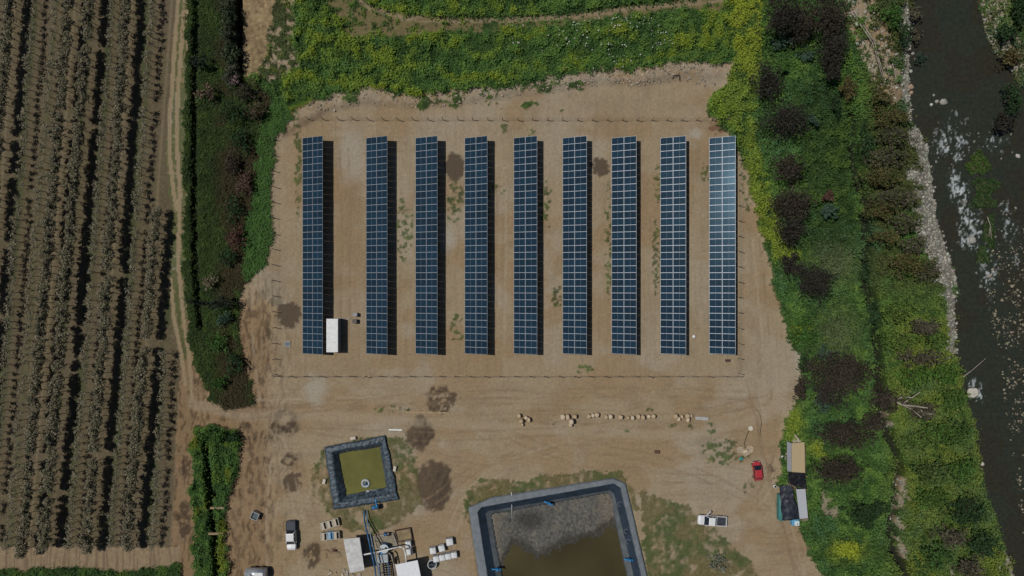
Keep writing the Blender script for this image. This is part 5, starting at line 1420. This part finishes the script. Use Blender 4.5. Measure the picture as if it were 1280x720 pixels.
BRN = (.030, .027, .021); BRN2 = (.042, .034, .024); OLB = (.085, .072, .026); DGR = (.022, .050, .016); MGR = (.045, .105, .020); TEA = (.045, .085, .055); GRB = (.075, .068, .045)
G1 = 'dark brown trees in a line beside the solar site'
for (x, y, a, b, h, l, c) in [
    (958, 104, 18, 23, 6, 'oval dark brown tree below the brightest yellow weeds, uppermost one beside the solar site', BRN),
    (983, 151, 28, 24, 7, 'broad dark brown tree right of the top of the glinting solar table', BRN),
    (984, 210, 20, 20, 6, 'round dark brown tree, third down in the line beside the glinting solar table', BRN2),
    (990, 256, 28, 22, 7, 'wide reddish brown tree in the middle of the line, next to the small dark shrubs', BRN2),
    (984, 289, 20, 17, 6, 'smaller dark brown tree touching the wide reddish one from below', BRN),
    (989, 330, 13, 15, 5, 'small dark tree at the upper left of the slanting brown tree', BRN),
    (1016, 350, 24, 23, 6.5, 'slanting dark brown tree above the green weed patch', BRN),
    (1048, 465, 42, 27, 7.5, 'largest dark brown spreading tree, right of the lower dirt yard', BRN2),
    (1036, 489, 26, 22, 6, 'dark tree overlapping the largest spreading tree from below', BRN),
    (1054, 541, 32, 19, 5.5, 'low oval dark brown tree above the lowest brown tree', BRN2),
    (1047, 587, 34, 17, 5, 'lowest oval dark brown tree, right of the cream shed', BRN2),
    (975, 22, 24, 30, 8, 'big dark brown tree at the top edge right of the yellow weeds', BRN),
    (1003, 30, 20, 24, 7, 'dark brown tree right of the big one at the top edge', BRN2),
    (1035, 18, 26, 26, 7, 'dark reddish tree at the top edge above the stony patch', BRN2),
    (1040, 60, 20, 22, 6, 'dark tree on the left of the stony patch', BRN),
    (1036, 85, 13, 20, 5, 'narrow dark tree beneath the stony patch', BRN)]:
    tree('dark_tree', x, y, a, b, h, c, l, group=G1, lsize=.16, dens=1.1)
for (x, y, a, b, h, c, l) in [
    (1034, 267, 14, 12, 3, TEA, 'bluish dark shrub right of the wide reddish brown tree'), (1032, 246, 8, 8, 2.4, (.10, .05, .04), 'tiny reddish shrub right of the wide reddish brown tree'),
    (985, 48, 16, 9, 3, TEA, 'bluish green shrub between the dark trees at the top'), (1008, 68, 14, 10, 3, TEA, 'bluish shrub below the dark trees at the top'),
    (975, 58, 12, 8, 2.5, TEA, 'small teal shrub below the big tree at the top edge'), (1013, 150, 8, 10, 3, TEA, 'small bluish shrub touching the broad dark tree'),
    (975, 85, 10, 8, 2.5, MGR, 'pale green shrub just above the uppermost oval brown tree'),
    (1004, 414, 24, 22, 2.2, MGR, 'green weed bush with a yellow middle jutting over the dirt'), (1005, 455, 9, 12, 3, DGR, 'dark green bush at the left of the largest spreading tree'),
    (1002, 486, 12, 14, 3.5, BRN2, 'reddish bush on the dirt edge below the largest spreading tree'), (1025, 505, 16, 12, 2.2, TEA, 'teal bush below the dark overlapping tree'),
    (1030, 440, 13, 9, 2.2, TEA, 'teal bush above the largest spreading tree'),
    (1096, 632, 14, 12, 2.5, DGR, 'dark leafless looking bush left of the creek'), (1075, 637, 22, 10, 3.2, DGR, 'dark bush below the lowest brown tree, left of the creek'),
    (1084, 650, 18, 12, 2.6, DGR, 'second dark bush just under the other, left of the creek'),
    (1090, 527, 14, 16, 4, BRN2, 'brown bush between the low oval tree and the creek'), (1092, 395, 10, 22, 3.5, DGR, 'dark green bush over the middle of the creek'),
    (1085, 345, 9, 20, 3.5, DGR, 'narrow dark bush along the upper creek'), (1080, 180, 10, 26, 4, DGR, 'narrow dark bush at the head of the creek'),
    (1042, 130, 8, 20, 3.2, DGR, 'narrow dark shrub right of the broad dark tree'), (1056, 110, 12, 18, 3.5, OLB, 'olive shrub under the stony patch')]:
    tree('shrub', x, y, a, b, h, c, l, cat='shrub', group='shrubs between the dirt yard and the creek', lsize=.2)
G2 = 'brown green shrubs on the river bank'
ol = [(1105, 195, 28, 16, 4.5), (1098, 222, 26, 14, 4.5), (1118, 248, 28, 14, 5), (1100, 262, 24, 13, 4.5), (1128, 278, 24, 13, 5), (1100, 298, 20, 12, 4), (1142, 305, 20, 12, 5), (1130, 330, 26, 14, 5), (1158, 338, 16, 14, 5), (1110, 150, 24, 14, 4), (1115, 172, 26, 13, 4.5), (1098, 122, 18, 12, 3.5)]
ols = ['grey brown shrub in the bank thicket level with the round islet', 'olive shrub in the bank thicket just under the one level with the round islet', 'grey brown shrub touching the cobble strip at its widest',
       'olive shrub inland of the widest part of the cobble strip', 'grey brown shrub leaning on the cobbles left of the narrow islet', 'olive shrub inland above the creek bend',
       'grey brown shrub at the cobbles left of the lower rapids', 'olive shrub in the lower bank thicket above the bright green bank', 'lowest grey brown shrub of the thicket, at the end of the wide cobbles',
       'olive shrub topping the bank thicket by the river pool', 'grey brown shrub at the top of the cobble strip', 'small olive shrub below the fallen pale trunks']
for i, (x, y, a, b, h) in enumerate(ol):
    tree('river_shrub', x, y, a, b, h, OLB if i % 2 else GRB, ols[i], cat='shrub', group=G2, lsize=.2, ccol=(.06, .085, .02))
for (x, y, a, b, h, c, l) in [(1155, 408, 22, 13, 4.5, GRB, 'grey brown shrub beside the narrow end of the cobbles'), (1118, 392, 24, 16, 3.5, (.075, .125, .022), 'yellow green thicket bush in the middle bank'),
                              (1125, 425, 28, 14, 3.5, (.075, .125, .022), 'yellow green thicket bush under the grey brown shrub'), (1165, 425, 20, 12, 3.5, (.065, .115, .022), 'green bush on the waterline above the fallen branch'),
                              (1150, 447, 28, 12, 4, GRB, 'grey bare looking shrub right of the largest spreading tree'), (1180, 465, 22, 16, 3.5, (.06, .125, .02), 'bright green bush at the waterline above the large pale boulder'),
                              (1140, 470, 22, 15, 3.5, (.06, .125, .02), 'bright green bush above the bare pale tree'), (1188, 500, 22, 16, 3.5, (.055, .11, .02), 'bright green bush left of the large pale boulder'),
                              (1115, 500, 26, 18, 5, BRN2, 'dark thicket around the bare pale tree'), (1150, 515, 22, 12, 4, GRB, 'grey thicket under the bare pale tree'),
                              (1185, 540, 30, 18, 4, (.055, .11, .02), 'wide green bush leaning over the river below the boulder'), (1150, 550, 24, 15, 3.5, (.075, .125, .025), 'light green bush right of the creek'),
                              (1165, 590, 30, 18, 4, (.06, .10, .025), 'olive green bush field in the lower bank'), (1200, 585, 22, 18, 4, (.05, .105, .02), 'green bush at the lower waterline'),
                              (1165, 625, 26, 15, 3.5, (.06, .115, .02), 'green bush under the olive bush field'), (1205, 640, 30, 20, 4.5, DGR, 'large dark green bush at the lower right waterline'),
                              (1185, 668, 24, 15, 4, GRB, 'greyish bush under the large dark green bush'), (1225, 680, 24, 18, 4.5, DGR, 'dark green bush above the pale lower right gravel'),
                              (1165, 695, 22, 16, 3.5, (.04, .09, .02), 'green bush near the lower picture edge by the pale track'), (1210, 705, 22, 14, 4, GRB, 'olive grey bush at the lower right picture edge'),
                              (1115, 20, 16, 20, 3.5, MGR, 'green bush by the bluish sheet on the upper river bank'), (1130, 45, 12, 14, 3, DGR, 'dark green bush leaning to the upper river'),
                              (1155, 68, 12, 9, 2.5, (.04, .07, .05), 'sparse green bush standing out in the upper river'),
                              (1150, 12, 10, 12, 3, GRB, 'sparse reddish bush at the top over the river'), (1152, 40, 9, 12, 2.5, GRB, 'sparse brown bush over the upper river'),
                              (1265, 40, 16, 16, 4, DGR, 'dark green bush on the far bank gravel'), (1270, 68, 14, 14, 4, OLB, 'olive bush on the far bank'), (1278, 120, 14, 26, 5.5, DGR, 'tall dark tree on the far bank at the picture edge'),
                              (1268, 150, 16, 14, 5, BRN, 'dark brown tree overhanging the river from the far bank'), (1276, 12, 14, 20, 5, DGR, 'dark tree in the upper right corner')]:
    tree('river_shrub' if h < 5 else 'river_tree', x, y, a, b, h, c, l, cat='shrub' if h < 5 else 'tree', group='bushes along the river', lsize=.22, dens=.9 if 'sparse' not in l else .3)
# grass islets in the river
for (x, y, a, b, l) in [(1222, 205, 15, 15, 'round bright green islet in the rapids'), (1232, 233, 17, 12, 'ragged green islet under the round one'), (1228, 252, 17, 10, 'lower ragged half of the green islet'), (1236, 290, 8, 22, 'narrow green islet beside the white water'), (1228, 320, 9, 12, 'small lowest green islet at the foot of the rapids')]:
    p = W(x, y, RZ)
    rg = np.random.default_rng(int(x + y))
    t = empty('grass_islet', (p.x, p.y, RZ - .3), label=l, cat='islet')
    bm = bmesh.new(); bmesh.ops.create_icosphere(bm, subdivisions=3, radius=1)
    for v in bm.verts: v.co = Vector((v.co.x * a / S * .72, v.co.y * b / S * .72, v.co.z * .5 + .15)) * (1 + .12 * math.sin(v.co.x * 5 + v.co.y * 4))
    me = bpy.data.meshes.new('soil'); bm.to_mesh(me); bm.free(); link('soil', me, t, [mat('islet_soil', (.07, .07, .03), .9, var=.3)])
    n = int(a * b * 6); ang = rg.uniform(0, 6.28, n); rr_ = np.sqrt(rg.uniform(0, 1, n)) * (.95 + .22 * np.sin(ang * 3 + x) + .14 * np.sin(ang * 7 + y))
    P = np.stack([np.cos(ang) * rr_ * a / S, np.sin(ang) * rr_ * b / S, .35 + rg.uniform(.1, .6, n) * (1.15 - rr_ * .8)], 1)
    V, F = leaves(P, .26, up=.1, aspect=.22, rg=rg)
    npmesh('grass', V, F, rcol(n, (.06, .11, .022) if y < 220 else (.042, .08, .024), np.ones(n), .35, rg), [leafm], parent=t)
# west side brush
for (x, y, a, b, h, c, l, nme) in [
    (280, 8, 11, 18, 6.5, (.045, .062, .03), 'grey green hedge tree at the top, casting a black shadow on the tan stubble', 'hedge_tree'), (281, 36, 10, 17, 6.5, (.05, .062, .035), 'second grey green hedge tree down, left of the tan stubble', 'hedge_tree'),
    (281, 62, 11, 16, 6.5, (.045, .065, .03), 'third grey green hedge tree down, left of the tan stubble', 'hedge_tree'), (283, 88, 11, 14, 6.0, (.055, .06, .04), 'lowest grey green hedge tree above the pinkish shrub', 'hedge_tree'),
    (296, 100, 10, 7, 2.6, (.22, .15, .15), 'pinkish flowering shrub at the foot of the tan stubble', 'shrub'), (258, 115, 12, 10, 3.2, (.13, .09, .06), 'brown bare shrub beside the ditch', 'shrub'),
    (308, 115, 14, 11, 3, BRN2, 'dark brown shrub under the pinkish one', 'shrub'), (292, 140, 18, 16, 3, DGR, 'dark green shrub in the brush strip above the brown brush', 'shrub'), (318, 138, 15, 14, 3, (.07, .055, .03), 'olive brown shrub at the corner of the bright green bank', 'shrub'),
    (300, 175, 17, 17, 3, DGR, 'dark shrub left of the bright green bank, upper one', 'shrub'), (290, 205, 14, 16, 2.6, BRN2, 'brown shrub left of the bright green bank', 'shrub'), (304, 232, 11, 20, 2.6, (.10, .06, .045), 'reddish thorn shrub along the bright green bank', 'shrub'),
    (289, 262, 12, 18, 2.6, DGR, 'dark shrub in the middle of the brush strip', 'shrub'), (298, 300, 10, 18, 2.4, (.085, .04, .03), 'red brown shrub near the site corner', 'shrub'), (285, 325, 13, 14, 2.4, DGR, 'dark shrub above the pale dry tuft', 'shrub'),
    (262, 352, 12, 10, 2.2, (.15, .13, .08), 'pale dry tuft above the black shadow patch', 'shrub'), (272, 379, 18, 8, 4.2, (.018, .026, .018), 'very dark low shrub added in place of a bush shadow', 'shrub'), (241, 378, 13, 4, 3.5, (.014, .018, .014), 'dark thin shrub added as the left end of the bush shadow', 'shrub'),  # the two near-black shrubs stand in for a bush shadow blotch
    (282, 400, 12, 12, 2.2, TEA, 'bluish shrub under the added very dark shrub', 'shrub'), (272, 430, 14, 16, 2.2, MGR, 'green shrub near the lower end of the brush strip', 'shrub'), (292, 455, 13, 16, 2.2, DGR, 'dark green shrub near the dirt site edge', 'shrub'), (276, 478, 14, 12, 2, MGR, 'green shrub at the lower tip of the brush strip', 'shrub'),
    (248, 78, 12, 10, 4.0, (.016, .026, .016), 'black green shrub added across the ditch in place of a shadow', 'shrub'), (270, 545, 16, 9, 2.2, MGR, 'rounded green bush at the head of the lower ditch', 'shrub'), (290, 548, 10, 10, 2, DGR, 'dark green bush at the head of the lower ditch', 'shrub')]:  # the black green one is added to imitate another bush shadow
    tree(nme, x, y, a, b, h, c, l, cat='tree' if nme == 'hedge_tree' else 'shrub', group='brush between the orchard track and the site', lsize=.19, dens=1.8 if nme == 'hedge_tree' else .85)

# bare pale trees and driftwood
def bare(name, pts_list, r, label, cat, z0=0, m=palebark, h=1.0):
    t = empty(name, W(*pts_list[0][0], 0), label=label, cat=cat)
    for i, pts in enumerate(pts_list):
        mb = MB(); n = len(pts)
        ws = [W(x, y, z0 + h * (.25 + .75 * k / (n - 1))) for k, (x, y) in enumerate(pts)]
        for k in range(n - 1): mb.tube(ws[k], ws[k + 1], r * (1 - .7 * k / n) * (1 if i == 0 else .6), m, r1=r * (1 - .7 * (k + 1) / n) * (1 if i == 0 else .6), seg=6)
        relparent(mb.build('trunk' if i == 0 else 'branch'), t)
    return t
bare('bare_tree', [[(1108, 496), (1118, 501), (1127, 506), (1145, 508), (1160, 510)], [(1127, 506), (1140, 512), (1152, 522)], [(1118, 501), (1128, 496), (1142, 497)], [(1127, 506), (1135, 500), (1150, 490)], [(1145, 508), (1155, 516), (1165, 518)]], .22, 'pale leafless leaning tree in the dark thicket by the creek', 'tree', h=5)
bare('fallen_trunk', [[(1064, 15), (1071, 24), (1079, 36), (1090, 52)], [(1090, 52), (1096, 70), (1103, 97)]], .2, 'long pale fallen trunk on the stony upper bank, right hand one', 'driftwood', z0=.5, h=.5)
bare('fallen_trunk', [[(1067, 13), (1076, 26), (1083, 37), (1093, 52), (1098, 72), (1104, 92)]], .16, 'long pale fallen trunk lying beside the other on the stony upper bank, slightly higher', 'driftwood', z0=.5, h=.6)
bare('fallen_trunk', [[(1114, 75), (1118, 88), (1120, 102)], [(1108, 76), (1110, 90), (1113, 105)]], .09, 'thin pale sticks on the upper bank below the fallen trunks', 'driftwood', z0=.4, h=.4)
bare('river_branch', [[(1204, 471), (1216, 462), (1232, 448)]], .09, 'thin bare branch sticking out over the dark river above the boulder', 'branch', z0=-.8, h=.6)
bare('river_branch', [[(1222, 568), (1235, 560), (1246, 550)]], .07, 'thin dark branch in the lower dark river', 'branch', z0=-1.2, h=.3, m=mat('wet_bark', (.06, .05, .04), .7))
bare('river_branch', [[(1234, 271), (1238, 282), (1239, 298)], [(1238, 280), (1236, 296)]], .09, 'pale forked stick on the narrow islet', 'branch', z0=-.9, h=.7)
o = cloth('bluish_sheet', [(1108, 37), (1119, 36), (1121, 43), (1109, 46)], [.2, .3, .25, .2], mat('blue_grey_sheet', (.20, .25, .30), .6, var=.3), 640, .08, 10); tag(o, 'crumpled blue grey sheet on the upper stony bank', 'plastic sheet')
tree('shrub', 897, 706, 14, 16, 1.3, (.17, .18, .14), 'low faded grey bush in the olive grass at the lower picture edge', cat='shrub', lsize=.16, dens=.5)

# ------------------------------------------------------------------ orchard
flower = (.25, .225, .165); flower2 = (.165, .145, .088); twig = mat('twig', (.10, .075, .055), .9, var=.3)
def orch_variant(dense, i):
    rg = np.random.default_rng(900 + i + 50 * dense); h = (4.1 if dense else 2.6) * rg.uniform(.9, 1.1)
    mb = MB(); rr = random.Random(i + 30 * dense)
    mb.tube((0, 0, -.1), (0, 0, h * .75), .06, twig, r1=.03, seg=5)
    for k in range(9 if dense else 11):
        a = rr.uniform(0, 6.28); z = h * rr.uniform(.3, .75); L = rr.uniform(.5, .95) * (.9 if dense else .9)
        mb.tube((0, 0, z), (math.cos(a) * L, math.sin(a) * L * .9, z + h * rr.uniform(.05, .22)), .028, twig, r1=.012, seg=4)
    tr = mb.build('trunk'); tm = tr.data; bpy.data.objects.remove(tr)
    if dense:
        P, sh = crown_points(1.18, .95, h * .34, 26, 34, rg, .36); P[:, 2] += h * .62; s = .11
    else:
        P, sh = crown_points(.85, .72, h * .28, 11, 13, rg, .4); P[:, 2] += h * .70; s = .10
    V, F = leaves(P, s, up=.7, aspect=.7, rg=rg)
    cl = rcol(len(P), flower2, sh, .35, rg)
    k = np.repeat(rg.uniform(size=len(P)) < (.28 if dense else .5), 4); cl[k] = np.array(flower) * rg.uniform(.7, 1.3, (int(k.sum()), 1))
    k = np.repeat(rg.uniform(size=len(P)) < .22, 4); cl[k] = np.array((.055, .065, .03)) * rg.uniform(.7, 1.3, (int(k.sum()), 1))
    cr_ = npmesh('crown', V, F, cl, [leafm]); cm = cr_.data; bpy.data.objects.remove(cr_)
    return tm, cm
variants = {d: [orch_variant(d, i) for i in range(7)] for d in (0, 1)}
allt = []
for ri, rw in enumerate(ROWS):
    y = max(rw[4], -30)
    while y < rw[5]:
        x = float(rowx(rw, y)) + random.uniform(-.7, .7)
        gxp = x - (8.5 if rw[3] else 5.0)
        if gxp > -24 and random.random() > .05: allt.append((ri, gxp, y, rw[3]))
        y += 9.0 * random.uniform(.92, 1.08)
vis = lambda a: 0 <= 640 + (a[1] - 640) / (1 - 2 / HC) < 1280 and 2 < 360 + (a[2] - 360) / (1 - 2 / HC) < 716
allt.sort(key=lambda a: (not vis(a), (a[1] - 640) ** 2 + (a[2] - 360) ** 2))
rown = ['', '', '', '', 'dense dark row at the left picture edge', 'second thin row from the left edge', 'third thin row from the left edge', 'left one of the two dense neighbouring rows', 'right one of the two dense neighbouring rows', 'thin row between two dense rows', 'dense row fourth from the track', 'thin row nearest the track that reaches the top edge', 'dense row that starts halfway down beside the track', 'short thin row beside the lower track']
for (ri, x, y, d) in allt[:300]:
    tm, cm = random.choice(variants[d])
    p = W(x, y); z = float(gh(p.x, p.y))
    t = empty('fruit_tree', (p.x, p.y, z), rz=random.uniform(0, 6.28), label='%s fruit tree in the %s' % ('grey blossomed' if d else 'thin pale', rown[ri] or 'leftmost rows'), cat='fruit tree', group='orchard trees of the ' + (rown[ri] or 'leftmost rows'))
    s = random.uniform(.85, 1.15); t.scale = (s, s, s * random.uniform(.9, 1.1))
    o = bpy.data.objects.new('trunk', tm); C.objects.link(o); o.parent = t
    o = bpy.data.objects.new('crown', cm); C.objects.link(o); o.parent = t
# the rest of the orchard as one object
Vs, Fs, Cs, off = [], [], [], 0
Vt, Ft, ot = [], [], 0
cache = {}
def arr(me):
    if me.name in cache: return cache[me.name]
    v = np.empty(len(me.vertices) * 3, np.float32); me.vertices.foreach_get('co', v); v = v.reshape(-1, 3)
    if 'Col' in me.color_attributes:
        c = np.empty(len(v) * 4, np.float32); me.color_attributes['Col'].data.foreach_get('color', c); c = c.reshape(-1, 4)[:, :3]
    else: c = None
    f = [tuple(p.vertices) for p in me.polygons if len(p.vertices) == 4]
    cache[me.name] = (v, np.array(f), c); return cache[me.name]
for (ri, x, y, d) in allt[300:]:
    tm, cm = random.choice(variants[d]); p = W(x, y); z = float(gh(p.x, p.y)); a = random.uniform(0, 6.28); s = random.uniform(.85, 1.15)
    Rm = np.array([[math.cos(a), -math.sin(a), 0], [math.sin(a), math.cos(a), 0], [0, 0, 1]]) * s
    for me in (tm, cm):
        v, f, c = arr(me)
        Vs.append(v @ Rm.T + np.array([p.x, p.y, z])); Fs.append(f + off); off += len(v)
        Cs.append(c if c is not None else np.tile((.10, .075, .055), (len(v), 1)))
if Vs:
    o = npmesh('orchard_trees', np.concatenate(Vs), np.concatenate(Fs), np.concatenate(Cs), [leafm])
    tag(o, 'remaining rows of blossoming fruit trees toward the left edge of the orchard', 'fruit trees', kind='stuff')
print('orchard trees', len(allt), 'objects', len(bpy.data.objects))
